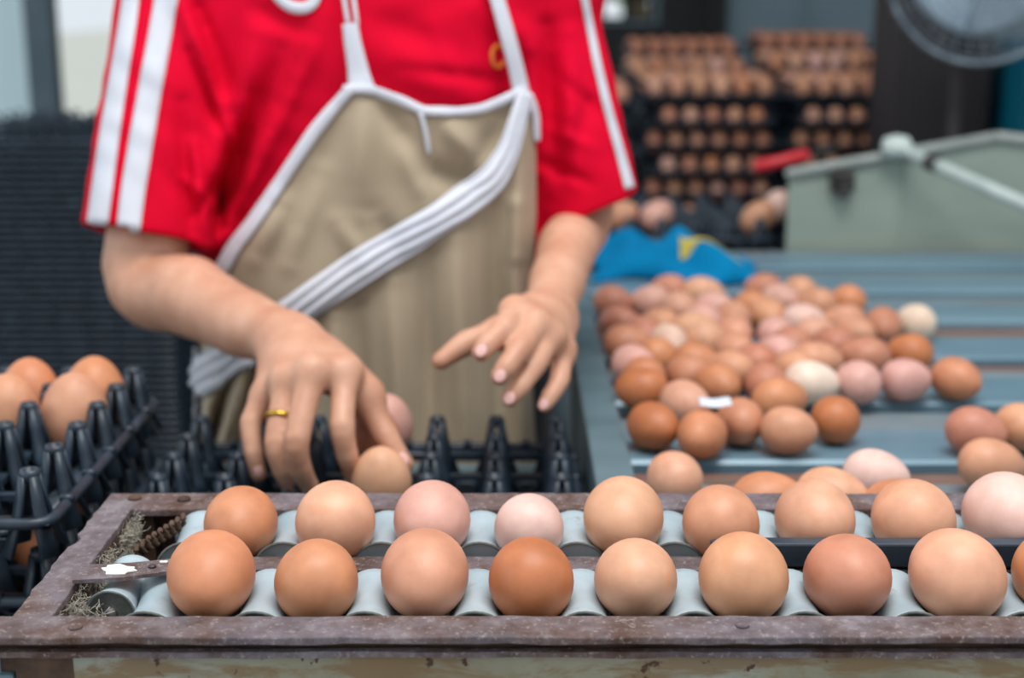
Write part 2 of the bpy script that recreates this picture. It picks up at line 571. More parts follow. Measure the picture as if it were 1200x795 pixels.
# left rail: an angle iron with a notch
lr = MB()
vs, fs = [], []
rr = random.Random(5)
N = 24
for i in range(N + 1):
    y = 0.634 + (0.789 - 0.634) * i / N
    a = rr.uniform(-0.0008, 0.0008)
    notch = 0.004 if 16 <= i <= 17 else 0
    vs += [(-0.2435 + a + notch, y, ZR - 0.004), (-0.2235 + a * 0.5, y, ZR - 0.004), (-0.2235 + a * 0.5, y, ZR), (-0.2435 + a + notch, y, ZR - 0.0005)]
for i in range(N):
    for k in range(4):
        l = (k + 1) % 4
        fs.append((i * 4 + k, i * 4 + l, i * 4 + 4 + l, i * 4 + 4 + k))
fs += [(3, 2, 1, 0), (N * 4, N * 4 + 1, N * 4 + 2, N * 4 + 3)]
lr.add(vs, fs)
cpart('side_rail', lr, M_rust, bevel=0.0006)
cpart('side_plate', MB().box(-0.2435, -0.2395, 0.634, 0.806, 0.70, ZR - 0.004), M_rustbrown)
cpart('side_plate', MB().box(-0.2265, -0.2235, 0.642, 0.786, 0.80, ZR - 0.004), M_rustbrown)
cpart('bottom_pan', MB().box(-0.2225, XR, 0.642, 0.806, 0.80, 0.806), M_steeldark)
# middle strap between the two lanes, bent down at its left end
sp = [(-0.2236, 0.6850, ZR + 0.0028), (-0.200, 0.6885, ZR + 0.0026), (-0.180, 0.6965, ZR + 0.0020), (-0.162, 0.7110, ZR - 0.0025), (-0.146, 0.7235, ZR - 0.0080), (-0.125, 0.7265, ZR - 0.0095)] + [(x, 0.7265, ZR - 0.0095) for x in np.linspace(-0.09, XR, 14)]
strap = cpart('middle_strap', MB().ribbon(sp, [0.0205, 0.020, 0.0175, 0.0165, 0.018, 0.019] + [0.0195] * 14, 0.002, (0, 1, 0)), M_rust)
def chip(cx, cy, z, r, seed):
    rr2 = random.Random(seed)
    pts = []
    for k in range(22):
        a = 2 * PI * k / 22
        q = r * rr2.uniform(0.62, 1.12)
        pts.append((cx + math.cos(a) * q * 1.7, cy + math.sin(a) * q, z))
    n = len(pts)
    mb = MB()
    mb.add(pts + [(x, y, zz - 0.0006) for x, y, zz in pts], [tuple(range(n)), tuple(range(2 * n - 1, n - 1, -1))] + [(k, n + k, n + (k + 1) % n, (k + 1) % n) for k in range(n)])
    return mb
cpart('paint_chip', chip(-0.2035, 0.6880, ZR + 0.0044, 0.0066, 4), M_chip, strap)
cpart('paint_chip', chip(-0.183, 0.6990, ZR + 0.0040, 0.0014, 5), M_chip, strap)
cpart('rivet', MB().lathe([(0.0022, 0), (0.002, 0.0009), (0.0001, 0.0014)], 10, origin=(-0.1875, 0.6930, ZR + 0.0034)), M_steeldark, strap, smooth=True)
for (x, y) in ((-0.226, 0.806), (-0.196, 0.804), (-0.168, 0.807)):
    cpart('rivet', MB().lathe([(0.0042, 0), (0.0038, 0.0016), (0.0001, 0.0026)], 10, origin=(x, y, ZR)), M_rustbrown, smooth=True)
for (x, y) in ((-0.208, 0.627), (0.11, 0.629), (0.36, 0.629)):
    cpart('rivet', MB().lathe([(0.0036, 0), (0.003, 0.0010), (0.0001, 0.0014)], 10, origin=(x, y, ZR)), M_rust, smooth=True)

# spool rollers
def spool(length, rf, rw):
    prof = []
    n = 16
    prof.append((0.006, -length / 2 + 0.0012))
    prof.append((rf - 0.0022, -length / 2 + 0.0012))
    prof.append((rf - 0.0016, -length / 2))
    for i in range(n + 1):
        t = -1 + 2 * i / n
        prof.append((rw + (rf - rw) * abs(t) ** 2.2, t * length / 2 * 0.985))
    prof.append((rf - 0.0016, length / 2))
    prof.append((0.006, length / 2 - 0.001))
    return MB().lathe(prof, 30, 'Y').mesh('roller', True)
SPOOL = [spool(0.054, 0.0182, 0.0135), spool(0.050, 0.0182, 0.0135)]
HUB = MB().lathe([(0.0055, -0.03), (0.0055, 0.03)], 14, 'Y').mesh('axle', True)
for me in SPOOL:
    me.materials.append(M_roller)
    me.materials.append(M_rollerend)
    for p in me.polygons:
        if abs(p.normal.y) > 0.9 and abs(p.center.y) > 0.024:
            p.material_index = 1
HUB.materials.append(M_steeldark)
PITCH_X = 0.0541
X0 = -0.1533
off = Vector((0.1, 0.70, 0))
for lane, yy in enumerate(ROW_Y):
    y0 = 0.6735 if lane == 0 else 0.7630
    for k in range(-1 if lane == 0 else 0, 14):
        x = X0 - PITCH_X / 2 + PITCH_X * k
        zc = ZC
        if k == -1:
            x, zc = -0.2045, ZR - 0.0135
            y0_ = 0.695
        ro = link('roller', SPOOL[lane], None, conv, loc=Vector((x, 0.6945 if k == -1 else y0, zc)) - off)
        if k == -1:
            ro.scale = (0.74, 0.9, 0.74)
        link('axle', HUB, None, ro)
# twisted rusty spring hooked to the frame behind the first rollers
path = []
for i in range(90):
    t = i / 89
    a = t * 2 * PI * 9
    c = Vector((-0.2120 + 0.022 * t, 0.750 + 0.036 * t, ZR - 0.013 + 0.008 * t ** 0.7))
    path.append(c + Vector((0.0, math.cos(a) * 0.0036, math.sin(a) * 0.0036)))
cpart('spring', MB().tube(path, 0.0016, 6), M_rustbrown, smooth=True)
# dusty fluff caught along the left plate
fl = MB()
rr = random.Random(11)
for c0, n in (((-0.2215, 0.715, ZR - 0.012), 420), ((-0.2215, 0.66, ZR - 0.012), 620), ((-0.2205, 0.762, ZR - 0.008), 420), ((-0.210, 0.648, ZR - 0.016), 260)):
    for i in range(n):
        c = Vector(c0) + Vector((abs(rr.gauss(0, 0.003)), rr.gauss(0, 0.011), rr.gauss(0, 0.006)))
        c.x = max(c.x, -0.2222)
        c.z = min(c.z, ZR - 0.001)
        dirv = Vector((abs(rr.gauss(0, 1)), rr.gauss(0, 1), rr.gauss(0, 1))).normalized() * rr.uniform(0.002, 0.006)
        mid = c + dirv * 0.5 + Vector((rr.gauss(0, 0.001), rr.gauss(0, 0.001), rr.gauss(0, 0.001)))
        fl.tube([c, mid, c + dirv], 0.00017, 3, cap=False)
tag(cpart('dust_fluff', fl, M_fluff), kind='stuff')

# black rubber strip lying on the middle strap
rs = MB()
rp = [(0.108, 0.7215, ZR - 0.0010), (0.122, 0.7215, ZR + 0.0000), (0.2, 0.7215, ZR - 0.0002), (XR, 0.7215, ZR - 0.0004)]
rs.ribbon([(p[0], p[1], p[2]) for p in rp], [0.010, 0.0105, 0.0105, 0.0105], 0.0140, (0, 1, 0))
o = build('rubber_strip', rs, M_rubber, bevel=0.0012)
tag(o, 'black rubber strip lying between the two rows of eggs on the rollers', 'strip')

# eggs on the rollers ------------------------------------------------------
def seat_z(wd):
    r = wd / 2
    return ZC + math.sqrt((0.0137 + r) ** 2 - (PITCH_X / 2) ** 2)
front = [(104, 'orange', 1, 4, 90), (99, 'orange', 0, 0, 86), (105, 'tan', 1, 0, 92), (101, 'dark', 0, 5, 90), (99, 'peach', 1, 0, 68),
         (106, 'tan', 1, -5, 94), (103, 'brown', 1, 0, 70), (109, 'peach', 1, 6, 88), (104, 'orange', 1, 0, 90)]
back = [(87, 'orange', 1, 0, 90), (95, 'peach', 1, 5, 88), (92, 'pink', 1, 0, 92), (83, 'pale', 0, 0, 90), (96, 'peach', 1, -4, 92),
        (91, 'tan', 1, 0, 90), (94, 'peach', 0, 6, 88), (97, 'peach', 1, 0, 92), (101, 'pale', 0, 0, 90)]
for lane, rowl in enumerate((front, back)):
    zz = 0.726 if lane == 0 else 0.802
    for k, (px, kind, var, yaw, tilt) in enumerate(rowl):
        wd = px * zz / FPX * 0.985
        rname = 'front' if lane == 0 else 'rear'
        extra = ''
        if k == len(rowl) - 1:
            place = 'cut by the right picture edge' if lane == 0 else 'at the right picture edge'
        else:
            place = ('leftmost' if k == 0 else ORD[k] + ' from the left')
        egg((X0 + PITCH_X * k + random.uniform(-0.0006, 0.0006), ROW_Y[lane] - (0.002 if lane == 0 else 0.001), seat_z(wd)), wd, kind,
            '%s egg in the %s row on the rollers, %s' % (EWORD[kind], rname, place), 'eggs on the conveyor rollers', yaw + 180 * (k % 2), tilt, var)

# ------------------------------------------------------------------ sorting table (right)
ZT = 1.20 - 0.340
table = empty('sorting_table', (0.7, 1.4, 0), 'blue-grey steel sorting table of cross slats covered with loose eggs', 'table')
def tpart(name, mb, mat, parent=table, **kw):
    o_ = Vector((0.7, 1.4, 0))
    mb.v = [tuple(Vector(p) - o_) for p in mb.v]
    return build(name, mb, mat, parent, **kw)
XT0, XT1 = 0.088, 1.25
YT0, YT1 = 0.850, 1.975
tpart('side_rail', MB().box(0.0585, 0.0875, YT0 - 0.01, YT1, ZT - 0.11, ZT + 0.010), M_tablerail, bevel=0.0022)
tpart('side_rail', MB().box(XT1, XT1 + 0.03, YT0 - 0.01, YT1, ZT - 0.11, ZT + 0.010), M_tablerail, bevel=0.0022)
tpart('bed', MB().box(XT0, XT1, YT0, YT1, ZT - 0.055, ZT - 0.042), M_gap)
# one period: wide flat slat with rolled near edge, rusty bed, narrow ledge
y = 1.022 - 0.16
idx = 0
while y < YT1 - 0.02:
    ye = min(y + 0.082, YT1)
    if y + 0.0 >= YT0 - 0.005:
        sl = MB()
        prof = [(y + 0.004, ZT - 0.016), (y, ZT - 0.010), (y, ZT - 0.003), (y + 0.003, ZT), (ye, ZT), (ye, ZT - 0.003), (y + 0.007, ZT - 0.0035), (y + 0.006, ZT - 0.016)]
        n = len(prof)
        sl.add([(XT0, a, b) for a, b in prof] + [(XT1, a, b) for a, b in prof],
               [(k, (k + 1) % n, n + (k + 1) % n, n + k)[::-1] for k in range(n)] + [tuple(range(n)), tuple(range(2 * n - 1, n - 1, -1))])
        tpart('slat', sl, M_slat)
    if ye + 0.05 < YT1:
        tpart('slat', MB().box(XT0, XT1, ye + 0.003, ye + 0.034, ZT - 0.0060, ZT - 0.0030), M_slatrust if idx in (3,) else M_slatlow, bevel=0.0008)
        tpart('slat', MB().box(XT0, XT1, ye + 0.037, ye + 0.068, ZT - 0.0095, ZT - 0.0065), M_slatrust if idx in (0, 2, 3) else M_slatlow, bevel=0.0008)
    y += 0.16
    idx += 1
for (x, yq) in ((0.062, 0.86), (1.245, 0.86), (0.062, 1.93), (1.245, 1.93)):
    tpart('leg', MB().box(x, x + 0.03, yq, yq + 0.03, 0, ZT - 0.10), M_tablerail)
tpart('side_shelf', MB().box(-0.262, 0.0575, 0.835, 1.150, 0.805, 0.8145), M_tablerail)
tpart('leg', MB().box(-0.26, -0.235, 0.842, 0.867, 0, 0.805), M_tablerail)
tpart('leg', MB().box(-0.26, -0.235, 1.12, 1.145, 0, 0.805), M_tablerail)

S = 2.308
TE = [  # x, y in the crop, width, colour, yaw or None
    (190, 487, 125, 'dark', 20), (320, 507, 140, 'orange', 160), (438, 475, 118, 'brown', 0), (560, 497, 160, 'tan', 70), (688, 465, 125, 'dark', 10),
    (253, 625, 145, 'peach', 10), (800, 622, 150, 'pale', 60),
    (1072, 500, 145, 'brown', 60), (1112, 590, 175, 'tan', 84), (1195, 490, 130, 'tan', 30),
    (285, 425, 105, 'peach', 40), (165, 385, 120, 'dark', 75), (370, 370, 115, 'orange', 20), (492, 372, 110, 'brown', 0), (540, 415, 118, 'orange', 110),
    (628, 368, 122, 'cream', 80), (745, 365, 108, 'pink', 15), (880, 360, 145, 'pink', 88), (1018, 358, 118, 'orange', 30),
    (135, 325, 105, 'pink', 40), (205, 300, 95, 'orange', 0), (262, 350, 98, 'brown', 20), (312, 312, 92, 'orange', 70), (410, 330, 108, 'tan', 60),
    (420, 282, 95, 'tan', 10), (525, 297, 106, 'pink', 40), (628, 312, 125, 'tan', 84), (768, 298, 118, 'brown', 70), (890, 288, 115, 'dark', 60),
    (620, 245, 112, 'peach', 85), (735, 235, 105, 'tan', 30), (805, 212, 98, 'brown', 0), (897, 205, 106, 'cream', 30), (720, 147, 86, 'orange', 10),
    (515, 240, 96, 'pink', 15), (410, 238, 90, 'tan', 5), (345, 252, 92, 'peach', 80), (245, 262, 84, 'pale', 20), (122, 262, 98, 'brown', 75),
    (95, 212, 96, 'brown', 60), (80, 150, 104, 'brown', 70), (185, 150, 112, 'pink', 85), (318, 125, 98, 'peach', 80), (270, 168, 82, 'peach', 30),
    (360, 172, 84, 'pink', 60), (212, 218, 86, 'tan', 30), (165, 238, 82, 'brown', 10), (300, 222, 82, 'peach', 80), (340, 205, 78, 'pink', 30),
    (412, 192, 88, 'tan', 15), (495, 115, 92, 'brown', 80), (545, 145, 90, 'pink', 45), (592, 122, 80, 'tan', 20), (640, 155, 88, 'tan', 60),
    (465, 165, 86, 'orange', 30), (515, 192, 94, 'tan', 10), (610, 200, 108, 'pale', 84), (665, 262, 90, 'brown', 20), (700, 205, 86, 'tan', 75),
    (570, 330, 96, 'tan', 20), (255, 120, 84, 'brown', 60), (470, 320, 92, 'brown', 50), (215, 345, 88, 'orange', 20), (575, 265, 90, 'brown', 20)]
eggs = []
for (zx, zy, wz, kind, yaw) in TE:
    u, v, wp = 680 + zx / S, 290 + zy / S, wz / S
    wd = 0.042
    p = WH(u, v, ZT + wd / 2)
    dep = (p[1] * CT - (p[2] - 1.2) * ST)
    k = abs(math.sin(R(yaw)))
    wd = wp * dep / FPX / (1 + 0.24 * k * k)
    wd = min(max(wd, 0.0375), 0.0465)
    p = WH(u, v, ZT + wd / 2)
    eggs.append([p[0], p[1], wd, kind, yaw])
# eggs just behind the rear rail, mostly hidden by it
for (u, v, kind, yaw) in ((902, 591, 'orange', 80), (995, 590, 'peach', 60), (1033, 596, 'orange', 40)):
    p = WH(u, v, ZT + 0.02)
    eggs.append([p[0], p[1], 0.041, kind, yaw])
E = np.array([[e[0], e[1]] for e in eggs])
A0 = E.copy()
rad = np.array([e[2] * 0.535 for e in eggs])
for it in range(160):
    D = E[:, None] - E[None]
    dist = np.sqrt((D ** 2).sum(-1)) + np.eye(len(E))
    ov = np.maximum(rad[:, None] + rad[None] - dist, 0)
    np.fill_diagonal(ov, 0)
    E += (D / dist[..., None] * ov[..., None] * 0.32).sum(1)
    E += (A0 - E) * 0.01
    E[:, 0] = np.maximum(E[:, 0], XT0 + rad * 1.06)
    E[:, 1] = np.maximum(E[:, 1], 0.818 + rad * 1.08)
order = np.argsort(E[:, 1])
rows, cur = [], []
for i in order:
    if cur and E[i, 1] - E[cur[0], 1] > 0.046:
        rows.append(cur)
        cur = []
    cur.append(int(i))
rows.append(cur)
for ri, row in enumerate(rows):
    row.sort(key=lambda i: E[i, 0])
    for ci, i in enumerate(row):
        kind, yaw, wd = eggs[i][3], eggs[i][4], eggs[i][2]
        if len(row) == 1:
            place = 'alone in its line'
        elif ci == 0:
            place = 'leftmost in its line'
        elif ci == len(row) - 1:
            place = 'rightmost in its line'
        else:
            place = ORD[ci] + ' from the left'
        lab = '%s egg on the table, %s line from rollers, %s' % (EWORD[kind], ORD[ri] if ri < 14 else 'last', place)
        egg((E[i, 0], E[i, 1], ZT + wd / 2 + 0.0004), wd, kind, lab, 'loose eggs on the sorting table', yaw + random.choice((0, 180)) + random.uniform(-8, 8), 90 + random.uniform(-7, 7), random.choice((0, 1, 1, 2)) if ri > 1 else 1)

# small white label lying on the eggs
p = WH(680 + 365 / S, 290 + 418 / S, ZT + 0.043)
lb = MB()
lv, lf = [], []
for i in range(7):
    for j in range(4):
        x, yq = (-0.012 + 0.024 * i / 6), -0.0065 + 0.013 * j / 3
        lv.append((x, yq, 0.0008 * math.cos(i * 1.1) + yq * 0.25))
for i in range(6):
    for j in range(3):
        a = i * 4 + j
        lf.append((a, a + 4, a + 5, a + 1))
lb.add(lv, lf)
o = build('paper_label', lb, M_label, smooth=True, loc=p)
sm = o.modifiers.new('solid', 'SOLIDIFY')
sm.thickness = 0.0006
tag(o, 'small white paper label lying among the loose eggs', 'label')

# ------------------------------------------------------------------ egg trays
TP = 0.048
POSTH = 0.030

def post_mesh(lo=False, legs=(0, 1, 2, 3)):
    mb = MB()
    if lo:
        mb.lathe([(0.0042, 0.0235), (0.0048, 0.0285), (0.0035, 0.0295), (0.001, 0.0275)], 6)
    else:
        mb.lathe([(0.0056, 0.0225), (0.0064, 0.0275), (0.0056, 0.0300), (0.0040, 0.0300), (0.0034, 0.026), (0.0006, 0.0255)], 10)
    for k in legs:
        a = PI / 4 + k * PI / 2
        dx, dy = math.cos(a), math.sin(a)
        pts = [(0.0050, 0.0265), (0.0076, 0.012), (0.0115, -0.004), (0.0185, -0.0215)]
        wl_ = [0.0056, 0.0074, 0.0092, 0.0115]
        if lo:
            wl_ = [0.0045, 0.0055, 0.0070, 0.0085]
        mb.ribbon([(dx * r_, dy * r_, z_) for r_, z_ in pts], wl_, 0.0014 if lo else 0.0026, (-dy, dx, 0))
    return mb

def lattice_mb(nx, ny, lo=False):
    mb = MB()
    for i in range(nx + 1):
        for j in range(ny + 1):
            x, yq = (i - nx / 2) * TP, (j - ny / 2) * TP
            hb, st = (0.0012, 0.0090) if lo else (0.0034, 0.006)
            if i < nx:
                mb.box(x + st, x + TP - st, yq - hb, yq + hb, -0.0065, -0.0025)
            if j < ny:
                mb.box(x - hb, x + hb, yq + st, yq + TP - st, -0.0068, -0.0028)
    for i in range(nx):
        for j in range(ny):
            c = ((i + 0.5 - nx / 2) * TP, (j + 0.5 - ny / 2) * TP)
            n = 6 if lo else 12
            mb.lathe([(0.0075, -0.0235), (0.0118, -0.0235), (0.0128, -0.0195), (0.0115, -0.0190), (0.0080, -0.0215), (0.0075, -0.0235)], n, origin=(c[0], c[1], 0))
    return mb

def rim_mb(nx, ny, n=8):
    mb = MB()
    inn = 0.003 if n > 5 else -0.0056
    hx, hy, c = nx * TP / 2 + 0.0135, ny * TP / 2 + 0.0135, 0.012
    path = []
    for (sx, sy, a0) in ((1, 1, 0), (-1, 1, 90), (-1, -1, 180), (1, -1, 270)):
        for k in range(5):
            a = R(a0 + k * 22.5)
            path.append((sx * (hx - c) + c * math.cos(a), sy * (hy - c) + c * math.sin(a), 0))
    mb.tube(path, 0.0038, n, closed=True)
    a, b = nx * TP / 2, ny * TP / 2
    for s in (-1, 1):
        mb.box(-hx, hx, min(s * (b - inn), s * hy), max(s * (b - inn), s * hy), -0.0030, -0.0005)
        mb.box(min(s * (a - inn), s * hx), max(s * (a - inn), s * hx), -hy, hy, -0.0031, -0.0006)
    for i in range(nx):
        for s in (-1, 1):
            mb.box((i + 0.5 - nx / 2) * TP - 0.003, (i + 0.5 - nx / 2) * TP + 0.003, s * hy - 0.004, s * hy + 0.004, 0.001, 0.0055)
    for j in range(ny):
        for s in (-1, 1):
            mb.box(s * hx - 0.004, s * hx + 0.004, (j + 0.5 - ny / 2) * TP - 0.003, (j + 0.5 - ny / 2) * TP + 0.003, 0.001, 0.0055)
    return mb

ME_POST = post_mesh().mesh('post', True)
ME_LAT = lattice_mb(6, 5).mesh('cell_lattice')
ME_RIM = rim_mb(6, 5).mesh('rim', True)
for me in (ME_POST, ME_LAT, ME_RIM):
    me.materials.append(M_tray)
def far_tray():
    mb = MB()
    for i in range(7):
        for j in range(6):
            # border posts have legs only on the inner side
            lg = [k for k in range(4) if not ((i == 0 and k in (1, 2)) or (i == 6 and k in (0, 3)) or (j == 0 and k in (2, 3)) or (j == 5 and k in (0, 1)))]
            pm = post_mesh(True, lg)
            mb.add([(x + (i - 3) * TP, yq + (j - 2.5) * TP, z) for x, yq, z in pm.v], pm.f)
    for q in (lattice_mb(6, 5, True), rim_mb(6, 5, 5)):
        mb.add(q.v, q.f)
    me = mb.mesh('egg_tray')
    me.materials.append(M_tray)
    return me
ME_FAR = far_tray()

def near_tray(loc, rz, label, group=None, name='egg_tray'):
    t = empty(name, loc, label, 'egg tray', group, rz)
    link('rim', ME_RIM, None, t)
    link('cell_lattice', ME_LAT, None, t)
    for i in range(7):
        for j in range(6):
            link('post', ME_POST, None, t, loc=((i - 3) * TP, (j - 2.5) * TP, 0))
    return t

def far_tray_obj(loc, rz, label, group):
    o = link('egg_tray', ME_FAR, None, loc=loc, rot=(0, 0, rz))
    return tag(o, label, 'egg tray', group)

# tray in front of the worker
TRX, TRY, TRZ = -0.1085, 0.986, 0.8395
near_tray((TRX, TRY, TRZ), 0, 'black plastic egg tray under the hands, nearly empty')
def cell(i, j, rz90=False):
    return ((i - 2.5) * TP, (j - 2) * TP)
egg(W(447, 563, 0.958), 0.043, 'peach', 'peach-coloured egg in the tray under the fingertips, next to the rollers', 'eggs in the tray under the hands', 0, 20, 1)
egg(W(438, 514, 1.034), 0.042, 'brown', 'brown egg gripped between thumb and fingers above the tray', 'eggs in the tray under the hands', 10, 8, 1)
egg(W(453, 498, 1.078), 0.042, 'pink', 'pinkish egg in the tray behind the thumb', 'eggs in the tray under the hands', 20, 12, 1)

# stack of full trays at the left front
LX, LY, LZ = -0.276 - 0.1575, 0.931, 1.20 - 0.305
LP = (LZ - 0.0235) / 16
def lshift(k):
    return (0.0 if k == 0 else -0.001 if k == 1 else 0.003 * math.sin(k * 2.1) - 0.004), (0.010 if k == 1 else 0.0)
for k in range(17):
    sx, sy = lshift(k)
    loc = (LX + sx, LY + sy, LZ - LP * k)
    if k == 0:
        near_tray(loc, 0, 'black plastic egg tray with brown eggs, topmost of the left front stack', 'trays in the left front stack')
    elif k < 3:
        near_tray(loc, 0, 'black egg tray, %s from the top of the left front stack' % nth(k + 1), 'trays in the left front stack')
    else:
        far_tray_obj(loc, 0, 'black egg tray, %s from the top of the left front stack' % nth(k + 1), 'trays in the left front stack')
def lcell(i, j):
    return (LX + (i - 2.5) * TP, LY + (j - 2) * TP)
for (i, j, wd, kind, lab) in ((5, 3, 0.0480, 'tan', 'tan egg standing in the topmost left tray, nearest the rim'),
                              (5, 4, 0.0475, 'orange', 'orange-brown egg in the topmost left tray, farthest back beside the rim'),
                              (4, 4, 0.0455, 'orange', 'orange-brown egg in the topmost left tray, left of the farthest egg'),
                              (4, 3, 0.0470, 'tan', 'tan egg in the topmost left tray, cut by the left picture edge')):
    x, yq = lcell(i, j)
    egg((x, yq, LZ + 0.0155), wd, kind, lab, 'eggs in the topmost left tray', random.uniform(0, 360), random.uniform(0, 8), 1)
for k in (1, 2):
    sx, sy = lshift(k)
    for (i, j) in ((4, 0), (3, 0), (5, 1)):
        if k > 1 and j == 0:
            continue
        x, yq = lcell(i, j)
        egg((x + sx, yq + sy, LZ - LP * k + 0.0045), 0.0405, random.choice(('tan', 'orange', 'brown')),
            'brown egg in %s tray of left front stack, %s row, %s right side' % (nth(k + 1), ORD[j], 'at' if i == 5 else 'one in from' if i == 4 else 'two in from'), 'eggs in the lower left trays', random.uniform(0, 360), random.uniform(0, 6), 0)

# stack of full trays standing far behind, in the gap between the left trays and the apron
DX, DY, DZ = -0.725, 2.72, 0.62
DPI = (DZ - 0.0235) / 11
for k in range(12):
    far_tray_obj((DX + 0.004 * math.sin(k * 1.7), DY, DZ - DPI * k), (k % 2) * PI / 2, 'black egg tray, %s from the top of the dim stack left of the apron' % nth(k + 1), 'trays in the dim left stack')
    if k < 5:
        n = 6 if k % 2 else 5
        for i in range(2):
            yq = DY - (n - 1) / 2 * TP
            x = DX + 0.004 * math.sin(k * 1.7) + ((5 if k % 2 else 6) / 2 - 0.5 - i) * TP
            egg((x, yq, DZ - DPI * k + 0.0045), 0.0405, random.choice(('orange', 'brown')), 'brown egg in %s layer of dim stack left of apron, %s from right' % (nth(k + 1), ORD[i]), 'eggs in the dim left stack', 0, 3, 0, True)

# tall stack of nested empty trays at the left
NX, NY, NZ = -0.528 - 0.158, 2.30, 0.988
for k in range(82):
    lab = 'black empty egg tray on top of the tall nested stack at left' if k == 0 else 'black empty egg tray, %s from the top of the tall nested stack' % nth(k + 1)
    far_tray_obj((NX + random.uniform(-0.0002, 0.0002), NY + random.uniform(-0.0002, 0.0002), NZ - 0.01190 * k), 0, lab, 'nested empty trays')

# background stacks of full trays
BP = 0.0534
def bstack(cx, cy, ztop, lv_vis, label, group, rank, rot=0.0, odd=0):
    n = int(round((ztop - 0.0235) / BP))
    stuff = rank >= 3
    sm_ = MB() if stuff else None
    for k in range(n + 1):
        r90 = ((k + odd) % 2) * PI / 2
        sway = 0.003 * math.sin(k * 3.3 + cx * 9)
        far_tray_obj((cx + sway, cy, ztop - (ztop - 0.0235) / n * k), r90 + rot, 'black egg tray, %s from the top of %s' % (nth(k + 1), label), group + ' (trays)')
        nx, ny = (5, 6) if (k + odd) % 2 else (6, 5)
        if k == 0:
            cells = [(i, j) for i in range(nx) for j in range(ny)]
        elif k <= lv_vis:
            cells = [(i, 0) for i in range(nx)]
        else:
            cells = []
        for (i, j) in cells:
            q = Vector(((i - (nx - 1) / 2) * TP, (j - (ny - 1) / 2) * TP, 0))
            q.rotate(Matrix.Rotation(rot, 3, 'Z'))
            loc = Vector((cx + sway, cy, ztop - (ztop - 0.0235) / n * k + (0.0155 if k == 0 else 0.0045))) + q
            kind = random.choice(('tan', 'orange', 'brown', 'pink', 'peach', 'tan'))
            pu, pv = project(np.array([loc]))
            if pu[0] < 692 or (k > 4 and pu[0] > 930):
                continue
            if stuff:
                e = EGGLO[0]
                sm_.add([(Vector(v.co) * 0.0435 + loc) for v in e.vertices], [tuple(p.vertices) for p in e.polygons])
            else:
                lab = ('%s egg on top of %s, %s row, %s from left' % (EWORD[kind], label, ORD[j], ORD[i])) if k == 0 else ('%s egg in face of %s, %s layer, %s from left' % (EWORD[kind], label, ORD[k], ORD[i]))
                egg(loc, 0.0455 if k == 0 else 0.0405, kind, lab, group + (' (top eggs)' if k == 0 else ' (face eggs)'), random.uniform(0, 360), random.uniform(0, 8), random.choice((0, 1)) if k == 0 else 0, True)
    if stuff:
        o = build('distant_eggs', sm_, M_egg, smooth=True)
        o.color = srgb(*ECOL['brown'])
        tag(o, 'brown eggs on top of %s' % label, 'eggs', None, 'stuff')
ZB = 0.9925
bstack(0.437, 3.27, ZB, 6, 'blurred stack beside worker', 'blurred stack right of worker', 1)
bstack(0.758, 3.27, ZB, 5, 'blurred stack beside cabinet', 'blurred stack beside cabinet', 1, odd=0)
bstack(0.115, 3.25, ZB - 0.014, 6, 'stack behind red sleeve', 'blurred stack behind sleeve', 1)
bstack(0.43, 3.62, ZB + 0.022, 0, 'second-rank stack beside worker', 'second stack right of worker', 2)
bstack(0.76, 3.62, ZB + 0.036, 0, 'second-rank stack beside cabinet', 'second stack beside cabinet', 2)
bstack(0.46, 3.97, ZB + 0.060, 0, 'farthest stack beside worker', 'farthest stack right of worker', 3)
bstack(0.80, 3.97, ZB + 0.075, 0, 'farthest stack beside cabinet', 'farthest stack beside cabinet', 3)

# ------------------------------------------------------------------ hopper, rod, fan, cabinet, crate, cloth
HY = 1.985
hp = empty('metal_hopper', (0.9, HY, 0), 'grey-green metal hopper with pale rim at the far end of the table', 'hopper')
def hpart(name, mb, mat, **kw):
    o_ = Vector((0.9, HY, 0))
    mb.v = [tuple(Vector(p_) - o_) for p_ in mb.v]
    return build(name, mb, mat, hp, **kw)
def hz(u, v):
    return W(u, v, HY)
a, b = hz(925, 203), hz(1168, 160)
c = hz(1290, 215)
z0 = 0.845
def prism(poly, y0, y1):
    mb = MB()
    n = len(poly)
    mb.add([(x, y0, z) for x, z in poly] + [(x, y1, z) for x, z in poly],
           [tuple(range(n)), tuple(range(2 * n - 1, n - 1, -1))] + [(k, n + k, n + (k + 1) % n, (k + 1) % n) for k in range(n)])
    return mb
hpart('front_sheet', prism([(a[0], z0), (1.25, z0), (1.25, c[2]), (b[0], b[2]), (a[0], a[2])], HY, HY + 0.004), M_hopper)
sx_ = 0.10
sd_ = MB().box(a[0], a[0] + 0.004, HY + 0.004, HY + 0.42, z0, a[2])
sd_.v = [(x + sx_ * (yq - HY) / 0.42, yq, z if z < z0 + 0.001 or yq < HY + 0.1 else z0 + 0.05) for x, yq, z in sd_.v]
hpart('side_sheet', sd_, M_hopper)
hpart('back_sheet', prism([(a[0] + sx_, z0), (1.25, z0), (1.25, z0 + 0.09), (a[0] + sx_, z0 + 0.05)], HY + 0.42, HY + 0.424), M_hopper)
hpart('floor_sheet', MB().box(a[0] + sx_, 1.25, HY, HY + 0.424, z0 - 0.006, z0), M_hopper)
hpart('rim', MB().tube([(a[0], HY - 0.004, a[2]), (b[0], HY - 0.004, b[2])], 0.0075, 8), M_rim, smooth=True)
hpart('rim', MB().tube([(b[0], HY - 0.004, b[2]), (1.25, HY - 0.004, c[2])], 0.0075, 8), M_rim, smooth=True)
hpart('rim', MB().tube([(a[0], HY, a[2]), (a[0] + sx_, HY + 0.42, z0 + 0.05)], 0.006, 8), M_rim, smooth=True)
q = hz(985, 212)
